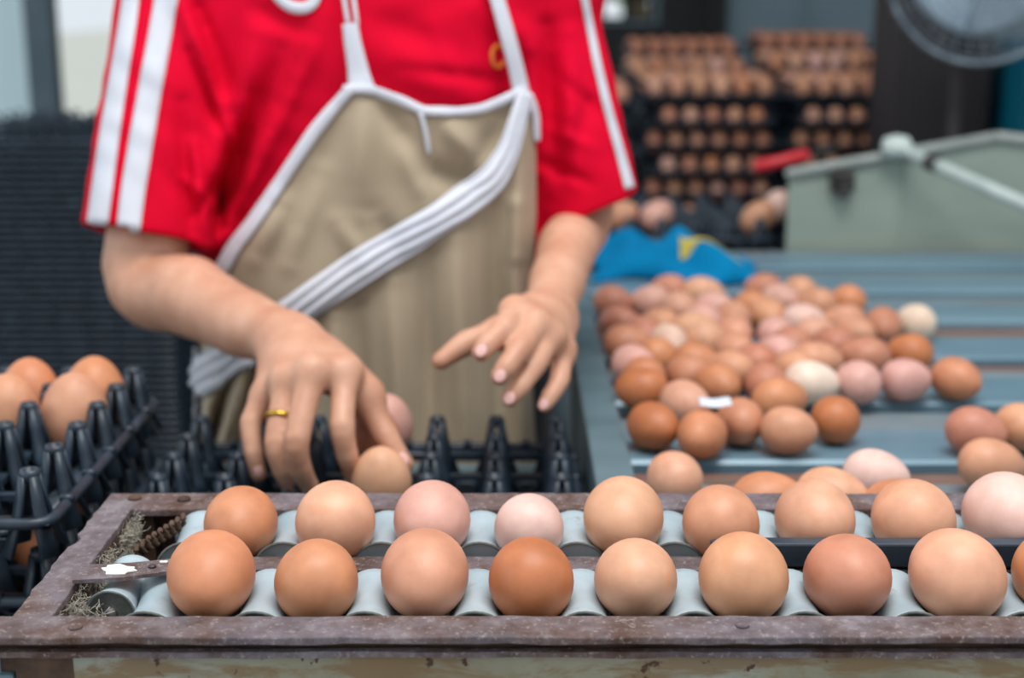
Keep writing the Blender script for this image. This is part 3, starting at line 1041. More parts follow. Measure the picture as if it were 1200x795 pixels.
hpart('clamp', MB().box(q[0] - 0.016, q[0] + 0.016, HY - 0.022, HY, q[2] - 0.014, q[2] + 0.014).box(q[0] - 0.007, q[0] + 0.007, HY - 0.03, HY - 0.022, q[2] - 0.022, q[2] + 0.006), M_steeldark, bevel=0.003)
hpart('seam', MB().box(hz(1062, 200)[0] - 0.003, hz(1062, 200)[0] + 0.003, HY - 0.003, HY, z0, hz(1062, 188)[2]), M_hopper)
for (x, yq) in ((0.52, HY + 0.02), (1.2, HY + 0.02), (0.52, HY + 0.38), (1.2, HY + 0.38)):
    hpart('leg', MB().box(x, x + 0.03, yq, yq + 0.03, 0, z0 - 0.006), M_tablerail)

rod = empty('pale_rod', W(1050, 172, HY - 0.03), 'pale painted metal rod slanting across the hopper', 'rod')
r0 = Vector(W(1050, 171, HY - 0.03))
r1 = Vector(W(1300, 283, 1.72))
build('shaft', MB().tube([(0, 0, 0), tuple(r1 - r0)], 0.0085, 10), M_rod, rod, True)
build('knob', MB().lathe([(0.001, -0.02), (0.013, -0.016), (0.0165, 0), (0.014, 0.016), (0.001, 0.024)], 12, 'X'), M_rod, rod, True)
build('collar', MB().tube([tuple((r1 - r0) * 0.16), tuple((r1 - r0) * 0.21)], 0.0115, 10), M_steeldark, rod, True)

# red handle lying on the hopper corner
r0, r1 = Vector(W(884, 196, HY + 0.05)), Vector(W(948, 181, HY + 0.05))
rh = empty('red_handle', r0, 'red plastic tool handle resting on the hopper corner', 'handle')
dv = r1 - r0
build('grip', MB().tube([(0, 0, 0), tuple(dv * 0.06), tuple(dv * 0.5), tuple(dv * 0.94), tuple(dv)], [0.006, 0.0098, 0.0088, 0.0098, 0.006], 10), M_red, rh, True)
build('shank', MB().tube([tuple(dv), tuple(dv * 1.5)], 0.004, 8), M_steeldark, rh, True)

# dark cabinet
cx0, cx1 = W(1056, 100, 2.75)[0], W(1165, 100, 2.75)[0]
cab = empty('dark_cabinet', ((cx0 + cx1) / 2, 2.85, 0), 'dark maroon cabinet standing under the fan', 'cabinet')
hw_ = (cx1 - cx0) / 2
build('body', MB().box(-hw_, hw_, -0.08, 0.14, 0, 1.36), M_maroon, cab, bevel=0.004)
build('door', MB().box(-hw_ + 0.006, hw_ - 0.006, -0.096, -0.081, 0.05, 1.34), M_maroon, cab, bevel=0.002)
build('top', MB().box(-hw_ - 0.006, hw_ + 0.006, -0.1, 0.145, 1.36, 1.375), M_maroon, cab, bevel=0.003)

# fan in front of the cabinet on a stand
fc = W(1154, -44, 2.35)
fan = empty('round_fan', (fc[0], 2.35, 0), 'round metal fan with wire guard at the top right', 'fan')
FR = 0.158
dz = fc[2]
for k, rr_ in enumerate(np.linspace(0.02, FR, 14)):
    pth = [(rr_ * math.cos(2 * PI * i / 40), -0.035 * (1 - (rr_ / FR) ** 2) - 0.01, dz + rr_ * math.sin(2 * PI * i / 40)) for i in range(40)]
    build('guard_ring', MB().tube(pth, 0.0055 if k == 13 else 0.0011, 6, closed=True), M_fanwire, fan, True)
for k in range(36):
    a_ = 2 * PI * k / 36
    pth = [(r_ * math.cos(a_), -0.035 * (1 - (r_ / FR) ** 2) - 0.011, dz + r_ * math.sin(a_)) for r_ in (0.02, 0.06, 0.1, 0.13, FR)]
    pth += [(FR * math.cos(a_), 0.03, dz + FR * math.sin(a_)), (0.6 * FR * math.cos(a_), 0.065, dz + 0.6 * FR * math.sin(a_)), (0.02 * math.cos(a_), 0.075, dz + 0.02 * math.sin(a_))]
    build('guard_wire', MB().tube(pth, 0.0010, 4), M_fanwire, fan, True)
for k in range(4):
    mb = MB()
    vv, ff = [], []
    for i in range(9):
        r_ = 0.02 + 0.095 * i / 8
        for j in range(13):
            th = (j / 12 - 0.5) * R(88) + k * PI / 2 + R(35)
            vv.append((r_ * math.cos(th), 0.016 - (j / 12 - 0.5) * 0.030, dz + r_ * math.sin(th)))
    for i in range(8):
        for j in range(12):
            q_ = i * 13 + j
            ff.append((q_, q_ + 13, q_ + 14, q_ + 1))
    mb.add(vv, ff)
    o = build('blade', mb, M_fan, fan, True)
    s_ = o.modifiers.new('solid', 'SOLIDIFY')
    s_.thickness = 0.0015
build('hub', MB().lathe([(0.001, -0.012), (0.02, -0.008), (0.026, 0.01), (0.03, 0.06), (0.045, 0.065), (0.045, 0.13), (0.03, 0.145)], 20, 'Y', origin=(0, 0, dz)), M_fan, fan, True)
build('stand_pole', MB().tube([(0, 0.10, dz - 0.03), (0, 0.10, 0.03)], 0.012, 10), M_maroon, fan, True)
build('stand_base', MB().lathe([(0.16, 0.0), (0.16, 0.015), (0.06, 0.03), (0.014, 0.05)], 24, origin=(0, 0.10, 0)), M_steeldark, fan, True)

# blue slatted crate beside the cabinet
q = W(1166, 150, 2.62)
crt = empty('blue_crate', (cx1 + 0.235, 2.78, 0.72), 'blue plastic crate with upright slats at the right edge', 'crate')
build('back', MB().box(-0.20, 0.20, 0.13, 0.14, 0, 0.40), M_blueplastic, crt)
build('base', MB().box(-0.20, 0.20, -0.14, 0.13, 0, 0.01), M_blueplastic, crt)
build('rail', MB().box(-0.205, 0.205, -0.15, -0.13, 0.37, 0.40), M_blueplastic, crt, bevel=0.003)
build('rail', MB().box(-0.205, 0.205, -0.15, -0.13, 0.01, 0.05), M_blueplastic, crt, bevel=0.003)
for s_ in (-1, 1):
    build('side', MB().box(s_ * 0.205 - 0.005, s_ * 0.205 + 0.005, -0.13, 0.13, 0.01, 0.40), M_blueplastic, crt)
for i in range(10):
    x = -0.19 + 0.38 * i / 9
    build('slat', MB().box(x - 0.010, x + 0.010, -0.148, -0.135, 0.05, 0.37), M_paleplastic if i in (1, 2, 4) else M_blueplastic, crt)
stn = empty('crate_stand', (cx1 + 0.235, 2.78, 0), 'dark metal stand carrying the blue crate', 'stand')
build('top', MB().box(-0.21, 0.21, -0.15, 0.15, 0.69, 0.72), M_steeldark, stn)
for sx in (-1, 1):
    for sy in (-1, 1):
        build('leg', MB().box(sx * 0.19 - 0.015, sx * 0.19 + 0.015, sy * 0.13 - 0.015, sy * 0.13 + 0.015, 0, 0.69), M_steeldark, stn)

# tray with a few loose eggs behind the far end of the table
rk = empty('side_table', (0.26, 2.17, 0), 'low dark side table behind the far end of the sorting table', 'table')
build('top', MB().box(-0.2, 0.13, -0.17, 0.17, 0.815, 0.835), M_steeldark, rk)
for sx in (-0.18, 0.11):
    for sy in (-0.15, 0.15):
        build('leg', MB().box(sx - 0.012, sx + 0.012, sy - 0.012, sy + 0.012, 0, 0.815), M_steeldark, rk)
near_tray((0.213, 2.165, 0.8590), R(2), 'blurred black egg tray behind the blue cloth')
TB = 0.8590
for (u, v, wd, kind, tl, yw, lab, vr) in ((728, 250, 0.044, 'tan', 60, 70, 'tan egg beside the red sleeve hem, left of its pair', 1), (770, 252, 0.045, 'pink', 55, 120, 'pinkish egg beside the red sleeve hem, right of its pair', 1),
                                    (889, 250, 0.046, 'tan', 40, 60, 'tan egg leaning in the blurred tray left of the hopper', 2), (911, 228, 0.044, 'pale', 30, 40, 'pale pinkish egg in the blurred tray close to the hopper corner', 1)):
    p = W(u, v, 2.10 if u < 800 else 2.08 if v > 240 else 2.2)
    egg((p[0], p[1], TB + 0.026), wd, kind, lab, 'eggs in the blurred tray', yw, tl, vr)

# ------------------------------------------------------------------ worker: distance-field modelling helpers
def seg_d(p, a, b, ra, rb, sc=None):
    a, b = np.asarray(a, np.float32), np.asarray(b, np.float32)
    if sc is not None:
        sc = np.asarray(sc, np.float32)
        p, a, b = p * sc, a * sc, b * sc
    ab = b - a
    L = float(ab @ ab)
    if L < 1e-12:
        return np.sqrt(((p - a) ** 2).sum(1)) - ra
    t = np.clip(((p - a) @ ab) / L, 0, 1)
    q = p - a - t[:, None] * ab
    return np.sqrt((q * q).sum(1)) - (ra + t * (rb - ra))

def smin(a, b, k):
    h = np.maximum(k - np.abs(a - b), 0) / k
    return np.minimum(a, b) - h * h * k * 0.25

def smax(a, b, k):
    return -smin(-a, -b, k)

class Group:
    """capsules merged smoothly; points far from the group's box are skipped"""
    def __init__(self, prims, margin=0.035):
        self.chains = [q for q in prims if isinstance(q[0], list)]
        self.prims = [q for q in prims if not isinstance(q[0], list)]
        prims = self.prims + [e for q in self.chains for e in q[0]]
        lo = np.min([np.minimum(np.asarray(q[0]) - max(q[2], q[3]), np.asarray(q[1]) - max(q[2], q[3])) for q in prims], axis=0)
        hi = np.max([np.maximum(np.asarray(q[0]) + max(q[2], q[3]), np.asarray(q[1]) + max(q[2], q[3])) for q in prims], axis=0)
        self.lo, self.hi, self.m = lo.astype(np.float32), hi.astype(np.float32), margin
    def __call__(self, p):
        q = np.maximum(np.maximum(self.lo - p, p - self.hi), 0)
        bd = np.sqrt((q * q).sum(1))
        out = bd + self.m
        near = bd < self.m
        if near.any():
            pp = p[near]
            d = None
            for pr in self.chains:
                e = None
                for q_ in pr[0]:
                    g_ = seg_d(pp, q_[0], q_[1], q_[2], q_[3])
                    e = g_ if e is None else np.minimum(e, g_)
                d = e if d is None else smin(d, e, pr[1])
            for pr in self.prims:
                e = seg_d(pp, pr[0], pr[1], pr[2], pr[3], pr[5] if len(pr) > 5 else None)
                d = e if d is None else smin(d, e, pr[4])
            out[near] = d
        return out

def sdf_mesh(f, lo, hi, h):
    lo, hi = np.asarray(lo, np.float32), np.asarray(hi, np.float32)
    B = 8
    nb = np.ceil((hi - lo) / (h * B)).astype(int)
    n = nb * B + 1
    gx = [lo[i] + (np.arange(nb[i]) + 0.5) * h * B for i in range(3)]
    C = np.stack(np.meshgrid(*gx, indexing='ij'), -1).reshape(-1, 3).astype(np.float32)
    dc = f(C)
    F = np.repeat(np.repeat(np.repeat(dc.reshape(nb), B, 0), B, 1), B, 2)
    F = np.pad(F, ((0, 1),) * 3, mode='edge').astype(np.float32)
    act = np.where(np.abs(dc) < h * B * 1.25 + 0.006)[0]
    bi = np.stack(np.unravel_index(act, nb), -1)
    loc = np.stack(np.meshgrid(*[np.arange(B + 1)] * 3, indexing='ij'), -1).reshape(-1, 3)
    for s in range(0, len(bi), 600):
        idx = (bi[s:s + 600, None] * B + loc[None]).reshape(-1, 3)
        F[idx[:, 0], idx[:, 1], idx[:, 2]] = f((lo + idx * h).astype(np.float32))
    S = F < 0
    cells = np.zeros(n - 1, np.int8)
    for dx in (0, 1):
        for dy in (0, 1):
            for dz in (0, 1):
                cells += S[dx:n[0] - 1 + dx, dy:n[1] - 1 + dy, dz:n[2] - 1 + dz]
    ci = np.argwhere((cells > 0) & (cells < 8))
    vid = -np.ones(n - 1, np.int32)
    vid[ci[:, 0], ci[:, 1], ci[:, 2]] = np.arange(len(ci))
    acc = np.zeros((len(ci), 3))
    cnt = np.zeros(len(ci))
    cor = [(0, 0, 0), (1, 0, 0), (0, 1, 0), (1, 1, 0), (0, 0, 1), (1, 0, 1), (0, 1, 1), (1, 1, 1)]
    for (i, j) in ((0, 1), (2, 3), (4, 5), (6, 7), (0, 2), (1, 3), (4, 6), (5, 7), (0, 4), (1, 5), (2, 6), (3, 7)):
        a, b = ci + cor[i], ci + cor[j]
        fa, fb = F[a[:, 0], a[:, 1], a[:, 2]], F[b[:, 0], b[:, 1], b[:, 2]]
        m = (fa < 0) != (fb < 0)
        t = np.where(m, fa / np.where(fa - fb == 0, 1, fa - fb), 0)
        acc += np.where(m[:, None], a + t[:, None] * (b - a), 0)
        cnt += m
    V = lo + (acc / cnt[:, None]) * h
    faces = []
    for ax in range(3):
        sl0 = [slice(None)] * 3
        sl1 = [slice(None)] * 3
        sl0[ax], sl1[ax] = slice(0, -1), slice(1, None)
        ch = S[tuple(sl0)] != S[tuple(sl1)]
        e = np.argwhere(ch)
        o1, o2 = (ax + 1) % 3, (ax + 2) % 3
        ok = (e[:, o1] > 0) & (e[:, o2] > 0) & (e[:, o1] < n[o1] - 1) & (e[:, o2] < n[o2] - 1)
        e = e[ok]
        d1, d2 = np.zeros(3, int), np.zeros(3, int)
        d1[o1], d2[o2] = 1, 1
        q = [e - d1 - d2, e - d2, e, e - d1]
        Q = np.stack([vid[c[:, 0], c[:, 1], c[:, 2]] for c in q], -1)
        neg = S[e[:, 0], e[:, 1], e[:, 2]]
        Q[~neg] = Q[~neg][:, ::-1]
        faces.append(Q)
    Q = np.concatenate(faces)
    Q = Q[(Q >= 0).all(1)]
    return V, Q

def np_mesh(name, V, Q, mat=None, origin=(0, 0, 0)):
    me = bpy.data.meshes.new(name)
    V = np.asarray(V, np.float32) - np.asarray(origin, np.float32)
    me.vertices.add(len(V))
    me.vertices.foreach_set('co', V.ravel())
    me.loops.add(Q.size)
    me.polygons.add(len(Q))
    me.loops.foreach_set('vertex_index', Q.ravel().astype(np.int32))
    me.polygons.foreach_set('loop_start', np.arange(0, Q.size, 4, dtype=np.int32))
    me.polygons.foreach_set('loop_total', np.full(len(Q), 4, np.int32))
    me.polygons.foreach_set('use_smooth', np.ones(len(Q), bool))
    me.update(calc_edges=True)
    me.validate()
    if mat:
        me.materials.append(mat)
    return me

def grad(f, p, e=0.0012):
    g = np.zeros_like(p)
    for i in range(3):
        d = np.zeros(3, np.float32)
        d[i] = e
        g[:, i] = f(p + d) - f(p - d)
    return g / np.maximum(np.linalg.norm(g, axis=1, keepdims=True), 1e-9)

def cast(f, u, v, t0=0.9, t1=1.75, steps=70):
    """walk the sight lines of picture points (u, v) to the surface f = 0"""
    a = (np.asarray(u, np.float32) - 600) / FPX
    b = -(np.asarray(v, np.float32) - 397.5) / FPX
    D = np.stack([a, CT + b * ST, -ST + b * CT], -1).astype(np.float32)
    D /= np.linalg.norm(D, axis=1, keepdims=True)
    t = np.full(len(D), t0, np.float32)
    best, bt = np.full(len(D), 9.0, np.float32), t.copy()
    for _ in range(steps):
        d = f((CAM + D * t[:, None]).astype(np.float32))
        m = np.abs(d) < best
        best[m], bt[m] = np.abs(d)[m], t[m]
        t = np.minimum(t + d * 0.75, t1)
    P = (CAM + D * bt[:, None]).astype(np.float32)
    for _ in range(3):
        P = P - grad(f, P) * f(P)[:, None] * 0.9
    return P.astype(np.float32)

def fold_field(folds, u, v):
    out = np.zeros(len(u), np.float32)
    for (u1, v1, u2, v2, amp, wd) in folds:
        du, dv_ = u2 - u1, v2 - v1
        L = du * du + dv_ * dv_
        t = np.clip(((u - u1) * du + (v - v1) * dv_) / L, 0, 1)
        q = (u - u1 - t * du) ** 2 + (v - v1 - t * dv_) ** 2
        out += amp * np.exp(-q / (wd * wd)) * (0.35 + 0.65 * np.sin(PI * np.clip(t, 0.04, 0.96)))
    return out

# ------------------------------------------------------------------ worker: body
def Wp(u, v, d):
    return tuple(W(u, v, d))
YS = (1.0, 1.4, 1.0)

def finger(pts, rads, k=0.005, sub=4):
    """smooth tapering chain through the joints"""
    P = np.array(pts, float)
    Rr = np.array(rads, float)
    n = len(P)
    out, rr_ = [], []
    for i in range(n - 1):
        p0, p1, p2, p3 = P[max(i - 1, 0)], P[i], P[i + 1], P[min(i + 2, n - 1)]
        m1, m2 = (p2 - p0) * 0.5 * 0.75, (p3 - p1) * 0.5 * 0.75
        for t in np.arange(sub) / sub:
            h1, h2, h3, h4 = 2 * t ** 3 - 3 * t ** 2 + 1, t ** 3 - 2 * t ** 2 + t, -2 * t ** 3 + 3 * t ** 2, t ** 3 - t ** 2
            out.append(h1 * p1 + h2 * m1 + h3 * p2 + h4 * m2)
            w_ = t * t * (3 - 2 * t)
            # a little thinner between the joints
            rr_.append((Rr[i] * (1 - w_) + Rr[i + 1] * w_) * (1 - 0.05 * math.sin(PI * t)))
    out.append(P[-1])
    rr_.append(Rr[-1])
    return [([(tuple(out[i]), tuple(out[i + 1]), rr_[i], rr_[i + 1]) for i in range(len(out) - 1)], k)]

# the worker's right arm (left in the picture)
shR = (-0.283, 1.315, 1.225)
elR = Wp(170, 310, 1.228)
wrR = Wp(332, 396, 1.062)
armR = finger([shR, elR, Wp(222, 347, 1.178), Wp(285, 379, 1.112), wrR, Wp(347, 405, 1.050)], [0.042, 0.0365, 0.0345, 0.0280, 0.0225, 0.0205], 0.012, 5)
iM, mM, rM, pM = Wp(404, 436, 0.992), Wp(366, 436, 0.978), Wp(336, 446, 0.984), Wp(312, 464, 0.998)
handR = [(Wp(352, 400, 1.054), iM, 0.0150, 0.0105, 0.014),
         (Wp(344, 403, 1.050), mM, 0.0155, 0.0108, 0.012),
         (Wp(334, 408, 1.050), rM, 0.0145, 0.0100, 0.012),
         (Wp(325, 412, 1.053), pM, 0.0135, 0.0092, 0.012),
         (Wp(362, 425, 1.03), Wp(392, 440, 1.005), 0.0175, 0.0150, 0.012),
         (Wp(345, 428, 1.03), Wp(335, 448, 1.01), 0.0170, 0.0140, 0.012),
         (iM, mM, 0.0088, 0.0090, 0.008), (mM, rM, 0.0088, 0.0084, 0.008), (rM, pM, 0.0080, 0.0076, 0.008),
         (Wp(395, 428, 1.015), Wp(424, 464, 1.006), 0.0120, 0.0090, 0.010)]
handR += finger([iM, Wp(401, 499, 0.960), Wp(407, 534, 0.958), Wp(414, 556, 0.966)], [0.0102, 0.0092, 0.0080, 0.0068])
handR += finger([mM, Wp(348, 514, 0.946), Wp(352, 548, 0.948), Wp(363, 570, 0.958)], [0.0105, 0.0094, 0.0082, 0.0068])
handR += finger([rM, Wp(324, 519, 0.956), Wp(331, 550, 0.955), Wp(340, 570, 0.963)], [0.0098, 0.0088, 0.0076, 0.0064])
handR += finger([pM, Wp(294, 495, 0.985), Wp(297, 530, 0.975), Wp(303, 556, 0.975)], [0.0090, 0.0080, 0.0070, 0.0058])
thR = [Wp(385, 425, 1.035), Wp(428, 464, 1.008), Wp(452, 512, 0.992), Wp(474, 544, 0.984)]
handR += [(thR[0], thR[1], 0.0165, 0.0118, 0.014)] + finger(thR[1:], [0.0115, 0.0098, 0.0070])
# the worker's left arm (right in the picture)
shL = (0.030, 1.315, 1.225)
elL = Wp(682, 236, 1.335)
wrL = Wp(643, 366, 1.112)
armL = finger([shL, elL, Wp(665, 290, 1.245), Wp(653, 330, 1.172), wrL, Wp(640, 374, 1.090)], [0.038, 0.0305, 0.0268, 0.0240, 0.0205, 0.0185], 0.012, 5)
iK, mK, rK, pK = Wp(604, 366, 1.046), Wp(627, 380, 1.034), Wp(644, 394, 1.038), Wp(658, 411, 1.052)
handL = [(Wp(632, 366, 1.108), iK, 0.0145, 0.0102, 0.012),
         (Wp(640, 370, 1.105), mK, 0.0150, 0.0104, 0.012),
         (Wp(648, 376, 1.105), rK, 0.0145, 0.0098, 0.012),
         (Wp(655, 380, 1.108), pK, 0.0130, 0.0090, 0.012),
         (Wp(622, 374, 1.085), Wp(630, 392, 1.06), 0.0165, 0.0140, 0.012),
         (iK, mK, 0.0085, 0.0085, 0.008), (mK, rK, 0.0085, 0.0082, 0.008), (rK, pK, 0.0080, 0.0074, 0.008)]
handL += finger([iK, Wp(589, 386, 1.008), Wp(573, 402, 0.994), Wp(564, 413, 0.988)], [0.0100, 0.0094, 0.0084, 0.0070])
handL += finger([mK, Wp(609, 409, 0.998), Wp(594, 430, 0.984), Wp(586, 441, 0.980)], [0.0100, 0.0094, 0.0082, 0.0068])
handL += finger([rK, Wp(627, 427, 1.008), Wp(609, 453, 0.992), Wp(598, 467, 0.986)], [0.0096, 0.0088, 0.0078, 0.0064])
handL += finger([pK, Wp(656, 444, 1.028), Wp(645, 464, 1.016), Wp(638, 475, 1.010)], [0.0088, 0.0078, 0.0068, 0.0056])
thL = [Wp(622, 378, 1.10), Wp(588, 390, 1.075), Wp(548, 402, 1.058), Wp(517, 423, 1.046)]
handL += [(thL[0], thL[1], 0.0150, 0.0118, 0.012)] + finger(thL[1:], [0.0112, 0.0100, 0.0072])

TXc = -0.125
torso = [((TXc, 1.315, 1.15), (TXc, 1.325, 0.95), 0.126, 0.122, 0.03, YS),
         ((TXc, 1.325, 0.95), (TXc, 1.335, 0.76), 0.130, 0.150, 0.06, YS),
         (shR, shL, 0.050, 0.046, 0.05),
         ((TXc, 1.315, 1.23), (TXc, 1.27, 1.36), 0.062, 0.050, 0.05),
         # head, out of the picture above, bowed towards the tray
         ((TXc, 1.235, 1.455), (TXc, 1.265, 1.47), 0.082, 0.086, 0.03),
         ((TXc, 1.195, 1.395), (TXc, 1.225, 1.42), 0.045, 0.062, 0.04),
         ((TXc, 1.150, 1.420), (TXc, 1.163, 1.452), 0.013, 0.008, 0.012),
         ((TXc - 0.013, 1.158, 1.392), (TXc + 0.013, 1.158, 1.392), 0.0075, 0.0075, 0.006),
         ((TXc - 0.088, 1.262, 1.430), (TXc - 0.092, 1.268, 1.465), 0.010, 0.014, 0.008),
         ((TXc + 0.088, 1.262, 1.430), (TXc + 0.092, 1.268, 1.465), 0.010, 0.014, 0.008)]
G_t, G_aR, G_hR, G_aL, G_hL = Group(torso, 0.06), Group(armR), Group(handR), Group(armL), Group(handL)
def body_sdf(p):
    d = G_t(p)
    d = smin(d, smin(G_aR(p), G_hR(p), 0.012), 0.02)
    d = smin(d, smin(G_aL(p), G_hL(p), 0.012), 0.02)
    # shallow eye sockets
    for s_ in (-1, 1):
        d = smax(d, -seg_d(p, (TXc + s_ * 0.032, 1.140, 1.446), (TXc + s_ * 0.032, 1.140, 1.446), 0.022, 0.022), 0.01)
    return d

def skin_material():
    t = NT('skin')
    v = t.coord('Object', (1, 1, 1))
    c = t.ramp(t.noise(v, 26, 4, 0.6), [(0.3, srgb(184, 130, 104)), (0.55, srgb(200, 150, 123)), (0.75, srgb(211, 165, 140))])
    t.base(c).set(Roughness=0.48, Subsurface_Weight=0.12, Subsurface_Radius=(0.012, 0.005, 0.003), Subsurface_Scale=0.5)
    t.bump(t.noise(v, 420, 4), 0.12, 0.0008)
    return t.m
M_skin = skin_material()
M_nail = simple('fingernail', srgb(226, 172, 164), srgb(236, 190, 182), 60, 0.25)
def cloth_material(name, c1, c2, scale=6, weave=900, rough=0.75, sheen=0.2, bump=0.25):
    t = NT(name)
    v = t.coord('Object', (1, 1, 1))
    t.base(t.ramp(t.noise(v, scale, 4), [(0.3, c1), (0.7, c2)]))
    t.set(Roughness=rough, Sheen_Weight=sheen)
    t.b.inputs['Specular IOR Level'].default_value = 0.12
    t.bump(t.noise(v, weave, 2), bump, 0.0006)
    return t.m
M_shirt = cloth_material('red_jersey', srgb(198, 0, 34), srgb(216, 0, 46), 5, 900, 0.85, 0.0)
M_white = cloth_material('white_cotton', srgb(196, 200, 210), srgb(214, 216, 224), 16, 700, 0.8, 0.05)
M_apron = cloth_material('tan_apron_cloth', srgb(158, 142, 120), srgb(175, 160, 137), 7, 900, 0.55, 0.1)
M_gold = simple('gold', srgb(214, 170, 60), srgb(236, 196, 90), 30, 0.25, 1.0)
M_hair = simple('black_hair', srgb(18, 15, 14), srgb(34, 28, 26), 60, 0.45, 0, 0.5, 300, 0.002, (1, 1, 0.1))
M_trouser = cloth_material('dark_trousers', srgb(38, 40, 50), srgb(50, 52, 62), 8)
M_shoe = simple('black_shoe', srgb(24, 24, 26), srgb(40, 40, 42), 20, 0.5)
M_eye = simple('eye_white', srgb(226, 222, 216), srgb(236, 232, 228), 20, 0.2)
M_orange = simple('orange_print', srgb(226, 116, 40), srgb(236, 136, 56), 40, 0.6)

PO = np.array([TXc, 1.33, 0.0], np.float32)
person = empty('person', tuple(PO), 'person in red shirt and tan apron placing eggs into a tray', 'person')
V, Q = sdf_mesh(body_sdf, (-0.40, 0.925, 0.70), (0.13, 1.46, 1.575), 0.0022)
link('body', np_mesh('body', V, Q, M_skin, PO), None, person)

# ------------------------------------------------------------------ worker: clothes
hemR_c, hemR_t = np.array(Wp(172, 279, 1.235)), np.array(Wp(224, -30, 1.305))
hemL_c, hemL_t = np.array(Wp(687, 246, 1.300)), np.array(Wp(634, -30, 1.31))
def unit(x):
    return x / np.linalg.norm(x)
nR = unit(unit(hemR_c - hemR_t) + np.array([-0.02, 0, 0.0]))
nL = unit(unit(hemL_c - hemL_t) + np.array([0.16, 0, 0.0]))
def ext(c, n, t):
    return tuple(c + n * t)
sleeveR = Group([(tuple(hemR_t), ext(hemR_c, nR, 0.03), 0.060, 0.0565, 0.03)], 0.05)
sleeveL = Group([(tuple(hemL_t), ext(hemL_c, nL, 0.03), 0.043, 0.0475, 0.03)], 0.05)
cavR = Group([(ext(hemR_c, nR, -0.03), ext(hemR_c, nR, 0.05), 0.0430, 0.0530, 0.01)], 0.05)
cavL = Group([(ext(hemL_c, nL, -0.02), ext(hemL_c, nL, 0.05), 0.0350, 0.0430, 0.01)], 0.05)
shirt_t = Group([((-0.235, 1.315, 1.13), (-0.225, 1.32, 0.98), 0.042, 0.040, 0.03),
                 ((TXc, 1.31, 1.155), (TXc, 1.32, 0.95), 0.150, 0.142, 0.03, YS),
                 ((TXc, 1.32, 0.95), (TXc, 1.33, 0.84), 0.142, 0.158, 0.06, YS),
                 (shR, shL, 0.060, 0.056, 0.06),
                 ((TXc, 1.312, 1.235), (TXc, 1.29, 1.29), 0.085, 0.066, 0.05)], 0.06)
SHIRT_FOLDS = [(222, 60, 268, 178, -0.005, 6), (245, 40, 280, 140, 0.004, 6), (268, 178, 256, 250, -0.006, 6), (214, 210, 250, 240, 0.003, 7), (225, 255, 262, 205, -0.004, 6),
               (300, 110, 270, 230, -0.005, 6), (320, 130, 284, 235, 0.004, 6), (355, 60, 318, 150, -0.004, 7), (640, 150, 700, 175, 0.002, 8), (636, 190, 690, 215, -0.003, 7),
               (655, 90, 700, 130, -0.002, 8), (470, 80, 590, 96, -0.003, 9), (505, 30, 545, 110, 0.002, 12),
               (206, -10, 262, 120, 0.006, 11), (262, 120, 250, 215, 0.005, 12), (232, 10, 285, 160, -0.007, 9), (300, 40, 262, 200, 0.007, 16),
               (285, 160, 262, 262, -0.008, 10), (330, 60, 292, 180, -0.005, 12), (345, 90, 285, 240, 0.006, 12), (228, 170, 244, 285, 0.005, 9),
               (212, 120, 222, 270, -0.004, 9), (380, 20, 340, 110, 0.004, 14), (300, 10, 365, 40, -0.004, 12), (440, 60, 560, 110, 0.003, 22),
               (430, 20, 540, 60, -0.003, 18), (640, 30, 652, 200, -0.005, 10), (668, 40, 672, 210, 0.004, 12), (622, 60, 628, 200, 0.004, 9),
               (690, 120, 650, 235, -0.003, 10), (560, 10, 640, 60, 0.003, 16), (275, 220, 262, 290, 0.005, 8), (150, 60, 205, 110, 0.002, 14), (190, 200, 240, 250, -0.003, 12)]
def shirt_sdf(p):
    u, v = project(p)
    dR = smax(sleeveR(p), ((p - hemR_c.astype(np.float32)) @ nR.astype(np.float32)), 0.004)
    dL = smax(sleeveL(p), ((p - hemL_c.astype(np.float32)) @ nL.astype(np.float32)), 0.004)
    d = smin(smin(shirt_t(p), dR, 0.028), dL, 0.024)
    d = d - np.clip(1.9 * fold_field(SHIRT_FOLDS, u, v), -0.0095, 0.012)
    # cloth ripple
    d = d - 0.0009 * np.sin(p[:, 0] * 95 + 7 * np.sin(p[:, 2] * 23)) * np.sin(p[:, 2] * 61 + p[:, 1] * 40)
    d = np.maximum(d, -cavR(p))
    d = np.maximum(d, -cavL(p))
    d = smax(d, 0.84 - p[:, 2], 0.004)
    # neck opening
    d = smax(d, -seg_d(p, (TXc + 0.0, 1.245, 1.30), (TXc, 1.20, 1.275), 0.055, 0.03), 0.006)
    return d
V, Q = sdf_mesh(shirt_sdf, (-0.41, 1.12, 0.81), (0.14, 1.48, 1.37), 0.003)
shirt = link('shirt', np_mesh('shirt', V, Q, M_shirt, PO), None, person)

def interp_path(path, n):
    P = np.array(path, float)
    s = np.concatenate([[0], np.cumsum(np.hypot(np.diff(P[:, 0]), np.diff(P[:, 1])))])
    t = np.linspace(0, s[-1], n)
    # smooth (Catmull-like) by dense linear then box filter
    D = np.stack([np.interp(t, s, P[:, k]) for k in range(P.shape[1])], -1)
    kk = max(3, n // (3 * len(P)) * 2 + 1)
    for k in range(D.shape[1]):
        pad = np.concatenate([2 * D[0, k] - D[1:kk // 2 + 1, k][::-1], D[:, k], 2 * D[-1, k] - D[-kk // 2:-1, k][::-1]])
        D[:, k] = np.convolve(pad, np.ones(kk) / kk, 'valid')[:n]
    return D

